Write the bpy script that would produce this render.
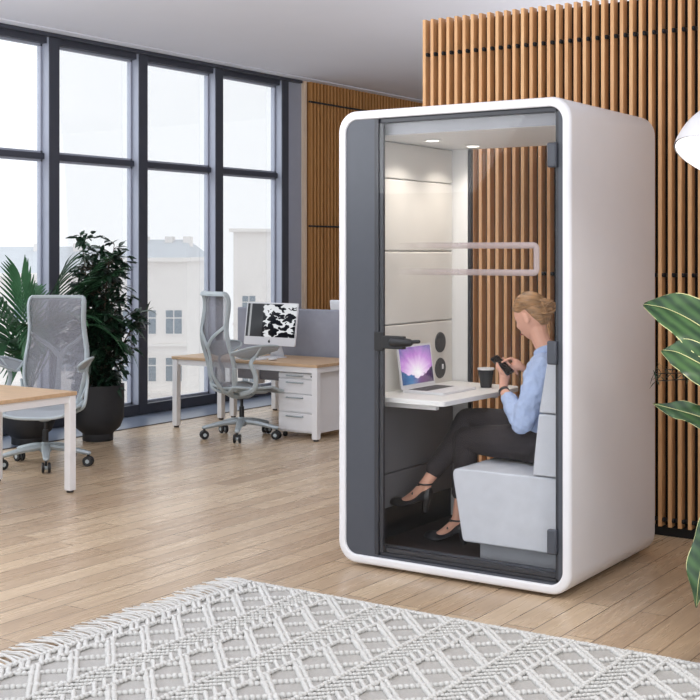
import bpy, math, random
from mathutils import Vector, Matrix, noise as mnoise
random.seed(7)
SC = bpy.context.scene
for o in list(bpy.data.objects): bpy.data.objects.remove(o)
C = SC.collection

# ------------------------------------------------------------ camera, world, lights, exposure
FPX = 1267.0; EYE = 1.6; TH = math.atan(850 / FPX)
cam = bpy.data.cameras.new('camera'); camo = bpy.data.objects.new('camera', cam); C.objects.link(camo)
cam.sensor_width = 36; cam.lens = 36 * FPX / 700; cam.shift_y = -98 / 700; cam.clip_end = 600
camo.location = (0, 0, EYE); camo.rotation_euler = (math.pi / 2, 0, TH)
SC.camera = camo
SC.view_settings.view_transform = 'Standard'; SC.view_settings.look = 'None'
SC.view_settings.gamma = 1; SC.view_settings.use_curve_mapping = False
SC.view_settings.exposure = 0.0

W = bpy.data.worlds.new('overcast_sky'); SC.world = W; W.use_nodes = True
bg = W.node_tree.nodes['Background']; bg.inputs[0].default_value = (0.93, 0.965, 1.0, 1); bg.inputs[1].default_value = 1.35

def area_light(name, loc, direction, sx, sy, power, col=(1, 1, 1), spread=math.pi):
    l = bpy.data.lights.new(name, 'AREA'); l.shape = 'RECTANGLE'; l.size = sx; l.size_y = sy; l.energy = power; l.color = col
    l.spread = spread
    o = bpy.data.objects.new(name, l); C.objects.link(o); o.location = loc
    o.rotation_euler = Vector(direction).to_track_quat('-Z', 'Y').to_euler(); return o
# the window side throws its daylight across the room, added fill lights out of view brighten it
area_light('daylight_from_street', (-11.5, 5.0, 6.4), (1, 0.05, -0.5), 9, 3, 700, (0.92, 0.96, 1.0))
area_light('fill_behind_viewer', (-1.0, -3.2, 1.7), (-0.15, 1, 0.18), 9, 3.2, 100, (0.95, 0.975, 1.0))  # added fill light, stands for no known window
# unseen fill lights added to brighten the ceiling: one left of the view, one behind the slat screen
area_light('ceiling_fill_window_side', (-6.0, 3.2, 2.4), (0.1, 0.35, 1), 4, 2.5, 165, (0.95, 0.97, 1.0))
area_light('ceiling_fill_far', (-1.8, 10.0, 2.3), (-0.25, 0, 1), 3.5, 5, 120, (0.96, 0.97, 1.0))
area_light('ceiling_fill_viewer', (1.5, 1.5, 2.5), (-0.2, 0.5, 1), 4, 2, 110, (0.97, 0.98, 1.0))
area_light('overhead_fill_front', (-2.2, 2.2, 3.5), (-0.1, 0.5, -0.85), 3.0, 1.5, 14, (1.0, 0.98, 0.96))  # added overhead fill, no real luminaire hangs here

# ------------------------------------------------------------ materials
def nt(name):
    m = bpy.data.materials.new(name); m.use_nodes = True
    t = m.node_tree; return m, t, t.nodes['Principled BSDF']
def lin(c):
    return tuple(((v / 255) / 12.92 if v / 255 <= .04045 else ((v / 255 + .055) / 1.055) ** 2.4) for v in c)
def ramp(t, fac, stops):
    r = t.nodes.new('ShaderNodeValToRGB'); e = r.color_ramp.elements
    while len(e) < len(stops): e.new(0.5)
    for i, (p, c) in enumerate(stops):
        e[i].position = p; e[i].color = (*c, 1)
    t.links.new(fac, r.inputs[0]); return r.outputs[0]
def coords(t, scale=(1, 1, 1), kind='Object', rot=(0, 0, 0)):
    tc = t.nodes.new('ShaderNodeTexCoord'); mp = t.nodes.new('ShaderNodeMapping')
    mp.inputs['Scale'].default_value = scale; mp.inputs['Rotation'].default_value = rot
    t.links.new(tc.outputs[kind], mp.inputs[0]); return mp.outputs[0]
def noise(t, vec, scale, detail=3, rough=.5):
    n = t.nodes.new('ShaderNodeTexNoise'); n.inputs['Scale'].default_value = scale
    n.inputs['Detail'].default_value = detail; n.inputs['Roughness'].default_value = rough
    t.links.new(vec, n.inputs['Vector']); return n.outputs['Fac']
def math_node(t, op, a, b=None):
    n = t.nodes.new('ShaderNodeMath'); n.operation = op
    for i, v in enumerate((a, b)):
        if v is None: continue
        if isinstance(v, (int, float)): n.inputs[i].default_value = v
        else: t.links.new(v, n.inputs[i])
    return n.outputs[0]
def bump(t, b, h, strength=.3, dist=.002):
    n = t.nodes.new('ShaderNodeBump'); n.inputs['Strength'].default_value = strength; n.inputs['Distance'].default_value = dist
    t.links.new(h, n.inputs['Height']); t.links.new(n.outputs[0], b.inputs['Normal'])
def simple(name, col, rough=.5, metal=0, var=.06, nscale=8, bscale=0, bstr=.2, stretch=(1, 1, 1), spec=None):
    m, t, b = nt(name); c = lin(col); v = coords(t, stretch)
    f = noise(t, v, nscale)
    t.links.new(ramp(t, f, [(.25, tuple(x * (1 - var) for x in c)), (.75, tuple(min(1, x * (1 + var)) for x in c))]), b.inputs['Base Color'])
    b.inputs['Roughness'].default_value = rough; b.inputs['Metallic'].default_value = metal
    if spec is not None: b.inputs['Specular IOR Level'].default_value = spec
    if bscale: bump(t, b, noise(t, v, bscale, 2), bstr)
    return m
def glass(name, tint=(1, 1, 1), refl=1.0, base=.04, rough=0.0):
    # thin clear pane: straight-through transmission with a Fresnel reflection
    m = bpy.data.materials.new(name); m.use_nodes = True; t = m.node_tree; t.nodes.clear()
    out = t.nodes.new('ShaderNodeOutputMaterial'); mix = t.nodes.new('ShaderNodeMixShader')
    tr = t.nodes.new('ShaderNodeBsdfTransparent'); gl = t.nodes.new('ShaderNodeBsdfGlossy'); lw = t.nodes.new('ShaderNodeFresnel')
    lw.inputs['IOR'].default_value = 1.45; gl.inputs['Roughness'].default_value = rough; tr.inputs[0].default_value = (*tint, 1)
    f = math_node(t, 'MULTIPLY', lw.outputs[0], refl)
    t.links.new(f, mix.inputs[0]); t.links.new(tr.outputs[0], mix.inputs[1]); t.links.new(gl.outputs[0], mix.inputs[2])
    t.links.new(mix.outputs[0], out.inputs[0]); return m
def emis(name, col, s):
    m, t, b = nt(name); b.inputs['Base Color'].default_value = (*col, 1)
    b.inputs['Emission Color'].default_value = (*col, 1); b.inputs['Emission Strength'].default_value = s; return m
def mesh_fabric(name, col, alpha, scale=320):
    m, t, b = nt(name); c = lin(col); v = coords(t)
    w = noise(t, v, scale, 1); big = noise(t, v, 9, 2)
    b.inputs['Base Color'].default_value = (*c, 1); b.inputs['Roughness'].default_value = .7
    a = math_node(t, 'ADD', math_node(t, 'MULTIPLY', w, .25), alpha - .12)
    t.links.new(a, b.inputs['Alpha']); return m
def slat_wood(name, c1, c2, c3):
    m, t, b = nt(name); v = coords(t, (7, 7, .8))
    f = noise(t, v, 6, 4, .6)
    v2 = coords(t, (18, 18, .02)); g = noise(t, v2, 1.0, 0)
    mix = t.nodes.new('ShaderNodeMix'); mix.data_type = 'RGBA'
    t.links.new(math_node(t, 'MULTIPLY', g, .8), mix.inputs[0])
    t.links.new(ramp(t, f, [(.3, lin(c1)), (.7, lin(c2))]), mix.inputs[6]); mix.inputs[7].default_value = (*lin(c3), 1)
    t.links.new(mix.outputs[2], b.inputs['Base Color']); b.inputs['Roughness'].default_value = .55
    bump(t, b, noise(t, coords(t, (60, 60, 2)), 6, 2), .15, .001); return m

M = {}
M['white_shell'] = simple('white_lacquer', (230, 230, 234), .32, var=.01)
M['anthracite'] = simple('anthracite_panel', (70, 74, 83), .45, var=.03, nscale=20)
M['dark_frame'] = simple('dark_metal_frame', (48, 50, 57), .4, var=.03)
M['black'] = simple('black_plastic', (26, 27, 30), .45)
M['void'] = simple('black_backing', (10, 9, 9), .9)
M['felt_light'] = simple('light_felt', (214, 211, 206), .95, var=.05, nscale=5, bscale=300, bstr=.3)
M['bench_base_grey'] = simple('grey_bench_base', (150, 152, 158), .8)
M['felt_dark'] = simple('dark_felt', (116, 116, 122), .95, var=.07, nscale=6, bscale=300, bstr=.3)
M['seat_fabric'] = simple('pale_seat_fabric', (198, 202, 210), .95, var=.05, nscale=14, bscale=350, bstr=.3)
M['carpet'] = simple('dark_carpet', (52, 45, 44), 1, var=.35, nscale=160, bscale=300, bstr=.6)
M['white_paint'] = simple('white_paint', (232, 232, 232), .5, var=.01)
M['ceiling'] = simple('ceiling_plaster', (226, 228, 238), .9, var=.01, nscale=2)
M['wall'] = simple('wall_plaster', (225, 225, 228), .9, var=.01, nscale=2)
M['win_frame'] = simple('window_aluminium', (160, 165, 180), .4, .1, var=.03)
M['win_dark'] = simple('window_aluminium_dark', (62, 65, 76), .4, .2, var=.03)
M['sill'] = simple('grey_floor_channel', (112, 122, 140), .3, var=.04, nscale=10)
M['glass'] = glass('clear_glass', (1, 1, 1), .22)
M['win_glass'] = glass('window_glass', (1, 1, 1), .35)
M['slat'] = slat_wood('oak_slat', (212, 164, 114), (236, 194, 144), (188, 134, 88))
M['slat_edge'] = slat_wood('oak_slat_warm', (196, 142, 84), (216, 164, 102), (160, 108, 58))
M['board'] = simple('pale_edge_board', (226, 203, 178), .6, var=.03)
M['desk_wood'] = simple('beech_top', (200, 168, 134), .45, var=.12, nscale=5, stretch=(1, 8, 8))
M['desk_edge'] = simple('beech_edge', (196, 150, 112), .5, var=.06)
M['white_steel'] = simple('white_steel', (236, 236, 238), .4, var=.01)
M['chair_frame'] = simple('grey_chair_plastic', (178, 188, 192), .45, var=.02)
M['chair_base'] = simple('grey_chair_base', (172, 182, 187), .38, .2, var=.02)
M['chair_mesh'] = mesh_fabric('grey_chair_mesh', (156, 156, 164), .44)
M['arm_mesh'] = mesh_fabric('grey_arm_mesh', (165, 170, 175), .9)
M['divider'] = simple('grey_divider_felt', (150, 153, 165), .95, var=.1, nscale=7, bscale=300, bstr=.3)
M['pot'] = simple('black_planter', (36, 37, 41), .6, var=.1, nscale=12, bscale=30, bstr=.2)
M['soil'] = simple('soil', (52, 40, 32), 1, var=.3, nscale=60)
M['ficus'] = simple('dark_ficus_leaf', (34, 58, 42), .35, var=.5, nscale=3)
M['palm'] = simple('palm_leaf', (62, 104, 70), .4, var=.35, nscale=4)
M['bark'] = simple('bark', (84, 72, 60), .9, var=.3, nscale=30)
M['silver'] = simple('silver_aluminium', (226, 227, 231), .35, .05, var=.01)
M['key_dark'] = simple('dark_keys', (60, 58, 60), .6)
M['skin'] = simple('skin', (226, 172, 148), .5, var=.04, nscale=25)
M['hair'] = simple('blonde_hair', (160, 122, 84), .5, var=.6, nscale=14, bscale=50, bstr=1, stretch=(1, 3, 6))
M['shirt'] = simple('pale_blue_cotton', (174, 192, 226), .85, var=.05, nscale=30, bscale=40, bstr=.3)
M['trousers'] = simple('dark_trousers', (44, 40, 45), .85, var=.08, nscale=12, bscale=0)
M['shoe'] = simple('black_shoe_leather', (42, 42, 46), .4, var=.08)
M['lip'] = simple('lips', (190, 110, 104), .5)
M['eye'] = simple('eyes', (70, 60, 56), .3)
M['rug_cord'] = simple('white_rug_cord', (210, 209, 206), .95, var=.06, nscale=120, bscale=500, bstr=.4)
M['rug_base'] = simple('grey_rug_weave', (186, 184, 180), 1, var=.16, nscale=260, bscale=600, bstr=.8, stretch=(.5, 2, 1))
M['leaf_green'] = None
M['cream'] = simple('cream_leaf_margin', (205, 206, 150), .45, var=.1)

def floor_mat():
    m, t, b = nt('oak_planks')
    tc = t.nodes.new('ShaderNodeTexCoord'); sep = t.nodes.new('ShaderNodeSeparateXYZ'); t.links.new(tc.outputs['Object'], sep.inputs[0])
    cb = t.nodes.new('ShaderNodeCombineXYZ'); t.links.new(sep.outputs[1], cb.inputs[0]); t.links.new(sep.outputs[0], cb.inputs[1])
    br = t.nodes.new('ShaderNodeTexBrick'); t.links.new(cb.outputs[0], br.inputs['Vector'])
    br.offset = .37; br.inputs['Scale'].default_value = 1; br.inputs['Brick Width'].default_value = 1.35; br.inputs['Row Height'].default_value = .138
    br.inputs['Mortar Size'].default_value = .0022; br.inputs['Mortar Smooth'].default_value = .1; br.inputs['Bias'].default_value = 0
    br.inputs['Color1'].default_value = (*lin((182, 158, 131)), 1); br.inputs['Color2'].default_value = (*lin((208, 186, 157)), 1)
    br.inputs['Mortar'].default_value = (*lin((80, 58, 42)), 1)
    # grain, offset per plank by the brick colour
    mp = t.nodes.new('ShaderNodeMapping'); mp.inputs['Scale'].default_value = (1.6, 26, 1); t.links.new(cb.outputs[0], mp.inputs[0])
    add = t.nodes.new('ShaderNodeVectorMath'); add.operation = 'ADD'; t.links.new(mp.outputs[0], add.inputs[0])
    sc = t.nodes.new('ShaderNodeVectorMath'); sc.operation = 'SCALE'; sc.inputs['Scale'].default_value = 37; t.links.new(br.outputs['Color'], sc.inputs[0])
    t.links.new(sc.outputs[0], add.inputs[1])
    n = t.nodes.new('ShaderNodeTexNoise'); n.inputs['Scale'].default_value = 1.5; n.inputs['Detail'].default_value = 6; n.inputs['Distortion'].default_value = .8
    t.links.new(add.outputs[0], n.inputs['Vector'])
    mix = t.nodes.new('ShaderNodeMix'); mix.data_type = 'RGBA'; mix.blend_type = 'MULTIPLY'; mix.inputs[0].default_value = 1
    t.links.new(br.outputs['Color'], mix.inputs[6])
    t.links.new(ramp(t, n.outputs['Fac'], [(.28, (.84, .81, .79)), (.62, (1.02, 1.01, 1.0))]), mix.inputs[7])
    t.links.new(mix.outputs[2], b.inputs['Base Color'])
    t.links.new(ramp(t, n.outputs['Fac'], [(.3, (.34,) * 3), (.7, (.24,) * 3)]), b.inputs['Roughness'])
    inv = math_node(t, 'SUBTRACT', math_node(t, 'MULTIPLY', n.outputs['Fac'], .25), br.outputs['Fac'])
    bump(t, b, inv, .35, .002)
    return m
M['floor'] = floor_mat()

def leaf_mat():
    m, t, b = nt('variegated_leaf_green')
    tc = t.nodes.new('ShaderNodeTexCoord')
    w = t.nodes.new('ShaderNodeTexWave'); w.inputs['Scale'].default_value = 9; w.inputs['Distortion'].default_value = 1.2
    w.bands_direction = 'DIAGONAL'
    t.links.new(tc.outputs['Object'], w.inputs['Vector'])
    f = math_node(t, 'ADD', math_node(t, 'MULTIPLY', w.outputs['Fac'], .35), math_node(t, 'MULTIPLY', noise(t, tc.outputs['Object'], 9, 3), .65))
    t.links.new(ramp(t, f, [(.3, lin((28, 56, 34))), (.75, lin((66, 98, 56)))]), b.inputs['Base Color'])
    b.inputs['Roughness'].default_value = .33; bump(t, b, w.outputs['Fac'], .25, .003); return m
M['leaf_green'] = leaf_mat()

def laptop_screen():
    m, t, b = nt('laptop_screen')
    tc = t.nodes.new('ShaderNodeTexCoord'); sep = t.nodes.new('ShaderNodeSeparateXYZ'); t.links.new(tc.outputs['UV'], sep.inputs[0])
    u = math_node(t, 'SUBTRACT', sep.outputs[0], .5); v = math_node(t, 'SUBTRACT', sep.outputs[1], .3)
    d = math_node(t, 'SQRT', math_node(t, 'ADD', math_node(t, 'MULTIPLY', u, u), math_node(t, 'MULTIPLY', v, v)))
    ang = math_node(t, 'ARCTAN2', v, u)
    ray = noise(t, coords_from(t, ang), 5, 2)
    f = math_node(t, 'ADD', d, math_node(t, 'MULTIPLY', math_node(t, 'SUBTRACT', ray, .5), .35))
    col = ramp(t, f, [(.06, (1, .97, 1)), (.26, lin((244, 214, 248))), (.50, lin((200, 140, 216))), (.8, lin((120, 110, 170)))])
    hill = math_node(t, 'ADD', math_node(t, 'MULTIPLY', math_node(t, 'ABSOLUTE', u), .55), math_node(t, 'MULTIPLY', noise(t, tc.outputs['UV'], 6, 3), .25))
    low = math_node(t, 'LESS_THAN', sep.outputs[1], math_node(t, 'ADD', hill, .0))
    hillcol = ramp(t, sep.outputs[0], [(0, lin((50, 80, 130))), (.3, lin((80, 130, 180))), (.6, lin((110, 60, 120))), (1, lin((46, 40, 70)))])
    mix = t.nodes.new('ShaderNodeMix'); mix.data_type = 'RGBA'; t.links.new(low, mix.inputs[0]); t.links.new(col, mix.inputs[6]); t.links.new(hillcol, mix.inputs[7])
    b.inputs['Base Color'].default_value = (0, 0, 0, 1); t.links.new(mix.outputs[2], b.inputs['Emission Color']); b.inputs['Emission Strength'].default_value = .85
    b.inputs['Roughness'].default_value = .2
    return m
def coords_from(t, val):
    c = t.nodes.new('ShaderNodeCombineXYZ'); t.links.new(val, c.inputs[0]); return c.outputs[0]
M['laptop_screen'] = laptop_screen()
def imac_screen():  # white blotches on the right part, a thin stripe at the left
    m, t, b = nt('monitor_screen')
    tc = t.nodes.new('ShaderNodeTexCoord'); sep = t.nodes.new('ShaderNodeSeparateXYZ'); t.links.new(tc.outputs['UV'], sep.inputs[0])
    n = t.nodes.new('ShaderNodeTexVoronoi'); n.feature = 'F1'; n.inputs['Scale'].default_value = 6.5; n.inputs['Randomness'].default_value = 1
    nv = t.nodes.new('ShaderNodeTexNoise'); nv.inputs['Scale'].default_value = 6; t.links.new(tc.outputs['UV'], nv.inputs['Vector'])
    ad = t.nodes.new('ShaderNodeVectorMath'); ad.operation = 'MULTIPLY_ADD'; ad.inputs[1].default_value = (.35, .35, 0)
    t.links.new(nv.outputs['Color'], ad.inputs[0]); t.links.new(tc.outputs['UV'], ad.inputs[2]); t.links.new(ad.outputs[0], n.inputs['Vector'])
    blob = math_node(t, 'MULTIPLY', math_node(t, 'GREATER_THAN', n.outputs['Distance'], .56), 1)
    msk = math_node(t, 'GREATER_THAN', math_node(t, 'ADD', sep.outputs[0], math_node(t, 'MULTIPLY', nv.outputs['Fac'], .3)), .5)
    stripe = math_node(t, 'MULTIPLY', math_node(t, 'LESS_THAN', sep.outputs[0], .09), math_node(t, 'GREATER_THAN', sep.outputs[0], .05))
    dark = math_node(t, 'MULTIPLY', math_node(t, 'LESS_THAN', sep.outputs[0], .33), .035)
    f = math_node(t, 'ADD', math_node(t, 'ADD', math_node(t, 'MULTIPLY', math_node(t, 'MULTIPLY', blob, msk), .75), math_node(t, 'MULTIPLY', stripe, .35)), dark)
    b.inputs['Base Color'].default_value = (.004, .005, .007, 1); b.inputs['Roughness'].default_value = .3; b.inputs['Specular IOR Level'].default_value = .15
    t.links.new(ramp(t, f, [(0, (.002, .003, .006)), (1, (.95, .97, 1))]), b.inputs['Emission Color']); b.inputs['Emission Strength'].default_value = 1
    return m
M['monitor_screen'] = imac_screen()
def frost():
    # satin film stripe on the door, fading out to the left; printed with alpha
    m, t, b = nt('satin_film')
    tc = t.nodes.new('ShaderNodeTexCoord'); sep = t.nodes.new('ShaderNodeSeparateXYZ'); t.links.new(tc.outputs['UV'], sep.inputs[0])
    t.links.new(ramp(t, sep.outputs[0], [(0, (0, 0, 0)), (.45, (.42,) * 3), (1, (.78,) * 3)]), b.inputs['Alpha'])
    b.inputs['Base Color'].default_value = (*lin((186, 170, 168)), 1); b.inputs['Roughness'].default_value = .7; return m
M['film'] = frost()

# ------------------------------------------------------------ geometry helpers
def catmull(pts, n):
    P = [Vector(p) for p in pts]; out = []
    for i in range(len(P) - 1):
        a = P[max(i - 1, 0)]; b = P[i]; c = P[i + 1]; d = P[min(i + 2, len(P) - 1)]
        for k in range(n):
            s = k / n
            out.append(.5 * ((2 * b) + (c - a) * s + (2 * a - 5 * b + 4 * c - d) * s * s + (3 * b - a - 3 * c + d) * s ** 3))
    out.append(P[-1]); return out
def org(o):
    v = Vector((0, 0, 0))
    while o is not None: v += o.location; o = o.parent
    return v
class MB:
    def __init__(s): s.v = []; s.f = []; s.m = []; s.uv = None
    def add(s, vs, fs, mi=0):
        k = len(s.v); s.v += [tuple(v) for v in vs]; s.f += [tuple(i + k for i in f) for f in fs]; s.m += [mi] * len(fs); return s
    def box(s, x0, x1, y0, y1, z0, z1, mi=0):
        x0, x1 = sorted((x0, x1)); y0, y1 = sorted((y0, y1)); z0, z1 = sorted((z0, z1))
        return s.add([(x0, y0, z0), (x1, y0, z0), (x1, y1, z0), (x0, y1, z0), (x0, y0, z1), (x1, y0, z1), (x1, y1, z1), (x0, y1, z1)],
              [(0, 3, 2, 1), (4, 5, 6, 7), (0, 1, 5, 4), (1, 2, 6, 5), (2, 3, 7, 6), (3, 0, 4, 7)], mi)
    def rings(s, rs, cap0=True, cap1=True, closed=True, mi=0):
        n = len(rs[0]); k = len(s.v)
        for r in rs: s.v += [tuple(p) for p in r]
        for i in range(len(rs) - 1):
            for j in range(n if closed else n - 1):
                a = k + i * n + j; b = k + i * n + (j + 1) % n
                s.f.append((a, b, b + n, a + n)); s.m.append(mi)
        if cap0: s.f.append(tuple(k + j for j in reversed(range(n)))); s.m.append(mi)
        if cap1: s.f.append(tuple(k + (len(rs) - 1) * n + j for j in range(n))); s.m.append(mi)
        return s
    def tube(s, pts, r, n=8, mi=0, flat=1.0, up=None, sub=0, rounded=False):
        if sub:
            rr = r if hasattr(r, '__len__') else [r] * len(pts)
            Q = catmull([(*p, ) for p in pts], sub); R = [x.x for x in catmull([(q, 0, 0) for q in rr], sub)]
            pts, r = Q, R
        P = [Vector(p) for p in pts]; rr = list(r) if hasattr(r, '__len__') else [r] * len(P)
        if rounded:
            d0 = (P[0] - P[1]).normalized(); d1 = (P[-1] - P[-2]).normalized()
            pre = [(P[0] + d0 * rr[0] * math.sin(a), rr[0] * math.cos(a)) for a in (1.45, 1.0, .5)]
            post = [(P[-1] + d1 * rr[-1] * math.sin(a), rr[-1] * math.cos(a)) for a in (.5, 1.0, 1.45)]
            P = [p for p, _ in pre] + P + [p for p, _ in post]; rr = [q for _, q in pre] + rr + [q for _, q in post]
        T = []
        for i in range(len(P)):
            d = P[min(i + 1, len(P) - 1)] - P[max(i - 1, 0)]
            T.append(d.normalized() if d.length > 1e-9 else Vector((0, 0, 1)))
        u = Vector(up) if up else (Vector((0, 0, 1)) if abs(T[0].z) < .9 else Vector((1, 0, 0)))
        rs = []
        for i in range(len(P)):
            u = (u - T[i] * u.dot(T[i])); u = u.normalized() if u.length > 1e-6 else T[i].orthogonal().normalized()
            w = T[i].cross(u)
            rs.append([P[i] + (w * math.cos(a) + u * math.sin(a) * flat) * rr[i] for a in [2 * math.pi * j / n for j in range(n)]])
        return s.rings(rs, mi=mi)
    def lathe(s, prof, c=(0, 0, 0), n=32, mi=0, axis=None, cap=True):
        c = Vector(c)
        if axis is None: X, Y, Z = Vector((1, 0, 0)), Vector((0, 1, 0)), Vector((0, 0, 1))
        else:
            Z = Vector(axis).normalized(); X = Z.orthogonal().normalized(); Y = Z.cross(X)
        rs = [[c + (X * math.cos(a) + Y * math.sin(a)) * r + Z * z for a in [2 * math.pi * j / n for j in range(n)]] for r, z in prof]
        return s.rings(rs, cap, cap, mi=mi)
    def ell(s, c, r, n=16, m=10, rot=None, mi=0):
        c = Vector(c); R = rot or Matrix.Identity(3)
        vs = [c + R @ Vector((0, 0, -r[2]))]
        for i in range(1, m):
            a = -math.pi / 2 + math.pi * i / m
            for j in range(n):
                b = 2 * math.pi * j / n; vs.append(c + R @ Vector((r[0] * math.cos(a) * math.cos(b), r[1] * math.cos(a) * math.sin(b), r[2] * math.sin(a))))
        vs.append(c + R @ Vector((0, 0, r[2]))); fs = []
        for j in range(n): fs.append((0, 1 + (j + 1) % n, 1 + j))
        for i in range(m - 2):
            for j in range(n):
                a = 1 + i * n + j; b = 1 + i * n + (j + 1) % n; fs.append((a, b, b + n, a + n))
        k = 1 + (m - 2) * n
        for j in range(n): fs.append((k + j, k + (j + 1) % n, len(vs) - 1))
        return s.add(vs, fs, mi)
    def prism(s, poly, y0, y1, mi=0):       # polygon in XZ extruded along Y
        return s.rings([[(x, y0, z) for x, z in poly], [(x, y1, z) for x, z in poly]], mi=mi)
    def grid(s, P, mi=0, mfun=None):        # P[i][j]
        n = len(P[0]); k = len(s.v)
        for r in P: s.v += [tuple(p) for p in r]
        for i in range(len(P) - 1):
            for j in range(n - 1):
                a = k + i * n + j; s.f.append((a, a + 1, a + n + 1, a + n)); s.m.append(mfun(i, j) if mfun else mi)
        return s
    def build(s, name, mats, parent=None, smooth=True, bevel=0, solid=0, sub=0, angle=40, local=False):
        if not isinstance(mats, (list, tuple)): mats = [mats]
        off = Vector((0, 0, 0)) if (parent is None or local) else org(parent)
        me = bpy.data.meshes.new(name)
        me.from_pydata([(v[0] - off.x, v[1] - off.y, v[2] - off.z) for v in s.v], [], s.f)
        for mm in mats: me.materials.append(mm)
        me.polygons.foreach_set('material_index', s.m)
        if s.uv:
            l = me.uv_layers.new(name='UVMap')
            for lp in me.loops: l.data[lp.index].uv = s.uv(s.v[lp.vertex_index])
        if smooth:
            me.polygons.foreach_set('use_smooth', [True] * len(me.polygons))
            try: me.set_sharp_from_angle(angle=math.radians(angle))
            except Exception: pass
        me.validate(); me.update()
        o = bpy.data.objects.new(name, me); C.objects.link(o)
        if parent is not None: o.parent = parent
        if solid:
            q = o.modifiers.new('solid', 'SOLIDIFY'); q.thickness = solid; q.offset = 0
        if bevel:
            q = o.modifiers.new('bevel', 'BEVEL'); q.width = bevel; q.segments = 2; q.limit_method = 'ANGLE'; q.angle_limit = math.radians(40)
        if sub:
            q = o.modifiers.new('sub', 'SUBSURF'); q.levels = sub; q.render_levels = sub
        return o
def thing(name, label, cat, loc=(0, 0, 0), rz=0, group=None):
    o = bpy.data.objects.new(name, None); C.objects.link(o); o.location = loc; o.rotation_euler = (0, 0, rz)
    o.empty_display_size = .1
    return tag(o, label, cat, group)
def tag(o, label, cat, group=None):
    o['label'] = label; o['category'] = cat
    if group: o['group'] = group
    return o
def struct(o, label=None):
    o['kind'] = 'structure'
    if label: o['label'] = label
    return o
def bx(name, mat, p, *a, bevel=0, local=False): return MB().box(*a).build(name, mat, p, bevel=bevel, local=local)
def rrect(x0, x1, z0, z1, r, n=8):
    r = max(r, .0005); out = []
    for cx, cz, a0 in ((x1 - r, z1 - r, 0), (x0 + r, z1 - r, 90), (x0 + r, z0 + r, 180), (x1 - r, z0 + r, 270)):
        for k in range(n + 1):
            a = math.radians(a0 + 90 * k / n); out.append((cx + r * math.cos(a), cz + r * math.sin(a)))
    return out

# ------------------------------------------------------------ the room
XW = -8.62; ZC = 3.585
struct(bx('floor', M['floor'], None, -8.06, 4.0, -2.0, 15.0, -.2, 0), 'oak plank floor')
struct(bx('trim_1', M['sill'], None, -8.95, -8.062, -2.0, 15.0, -.2, .004), 'blue grey floor channel along the windows')
struct(bx('trim_3', M['win_dark'], None, -8.062, -8.04, -2.0, 11.8, -.01, .006), 'dark metal edge strip of the floor channel')
struct(bx('ceiling', M['ceiling'], None, -8.95, 4.0, 1.0, 15.0, ZC, ZC + .2), 'pale plaster ceiling')
struct(bx('trim_2', M['ceiling'], None, -8.6, -8.44, 1.0, 15.0, ZC - .012, ZC - .001), 'plaster strip where ceiling meets windows')
struct(bx('wall_left', M['wall'], None, -8.95, XW - .005, 11.85, 15.0, 0, ZC), 'wall behind the slat cladding')
struct(bx('wall_back', M['wall'], None, -8.95, 4.0, 15.0, 15.2, 0, ZC), 'far wall')
struct(bx('wall_right', M['wall'], None, 4.0, 4.2, 3.4, 15.2, 0, ZC), 'right hand wall')
XG = XW - .11
mull = [8.055 + 1.163 * k for k in range(-4, 4)]
for i in range(len(mull) - 1):
    y0, y1 = mull[i] + .045, mull[i + 1] - .075
    w = bpy.data.objects.new('window_%d' % (i + 1), None); C.objects.link(w); w.location = (XG, (y0 + y1) / 2, 0)
    struct(w, 'floor to ceiling window bay with grey frame')
    f = MB()
    f.box(XG - .04, XW - .03, y0, y1, ZC - .10, ZC - .001); f.box(XG - .04, XW - .0, y0, y1, 0.005, .105)
    f.build('window_head', M['win_dark'], w, bevel=.004)
    t = MB(); t.box(XG - .04, XG + .05, y0, y1, 2.44, 2.495); t.build('transom', M['win_dark'], w, bevel=.004)
    s = MB()
    for a, b in ((.105, 2.44), (2.495, ZC - .10)):
        s.box(XG - .015, XG + .02, y0, y0 + .022, a, b); s.box(XG - .015, XG + .02, y1 - .022, y1, a, b)
        s.box(XG - .015, XG + .02, y0, y1, b - .02, b); s.box(XG - .015, XG + .02, y0, y1, a, a + .02)
    s.build('sash', M['win_frame'], w)
    bx('window_pane', M['win_glass'], w, XG - .004, XG, y0, y1, .1, ZC - .098)
for i, y in enumerate(mull):
    g = MB(); g.box(XG - .05, XW - .006, y - .075, y + .045, .0045, ZC - .001)
    o = g.build('trim_%d' % (10 + i), M['win_frame'], None, bevel=.003)
    fp = MB(); fp.box(XW - .0055, XW + .004, y - .075, y + .045, .0045, ZC - .001); fp.build('face_cap', M['win_dark'], o)
    struct(o, 'grey window mullion')
e = MB(); e.box(XG - .05, XW - .006, 11.595, 11.847, .0045, ZC - .001)
o = e.build('trim_30', M['win_frame'], None, bevel=.003); struct(o, 'grey end post of the window wall')
hd = MB(); hd.box(XW - .03, XW + .05, 3.3, 11.8, ZC - .045, ZC - .0125); struct(hd.build('trim_31', M['win_dark'], None, bevel=.004), 'dark head rail above the windows')

# ------------------------------------------------------------ slatted cladding on the window side wall
sc = thing('slat_cladding', 'dark oak slat cladding on the window-side wall, beyond the last window', 'wall panelling', (XW, 13.2, 0))
bx('backing_board', M['void'], sc, XW - .004, XW + .006, 11.9, 14.95, 0.005, ZC - .002)
g = MB()
y = 11.945
while y < 14.9: g.box(XW + .007, XW + .062, y, y + .032, .008, ZC - .004); y += .069
g.build('slats', M['slat_edge'], sc)
bx('edge_board', M['board'], sc, XW - .004, XW + .035, 11.85, 11.90, 0.005, ZC - .002)
for z in (3.34, 1.90, .15):
    r = MB(); r.tube([(XW + .068, 11.9, z), (XW + .068, 14.9, z)], .012, 6); r.build('fixing_rod', M['black'], sc)

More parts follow.
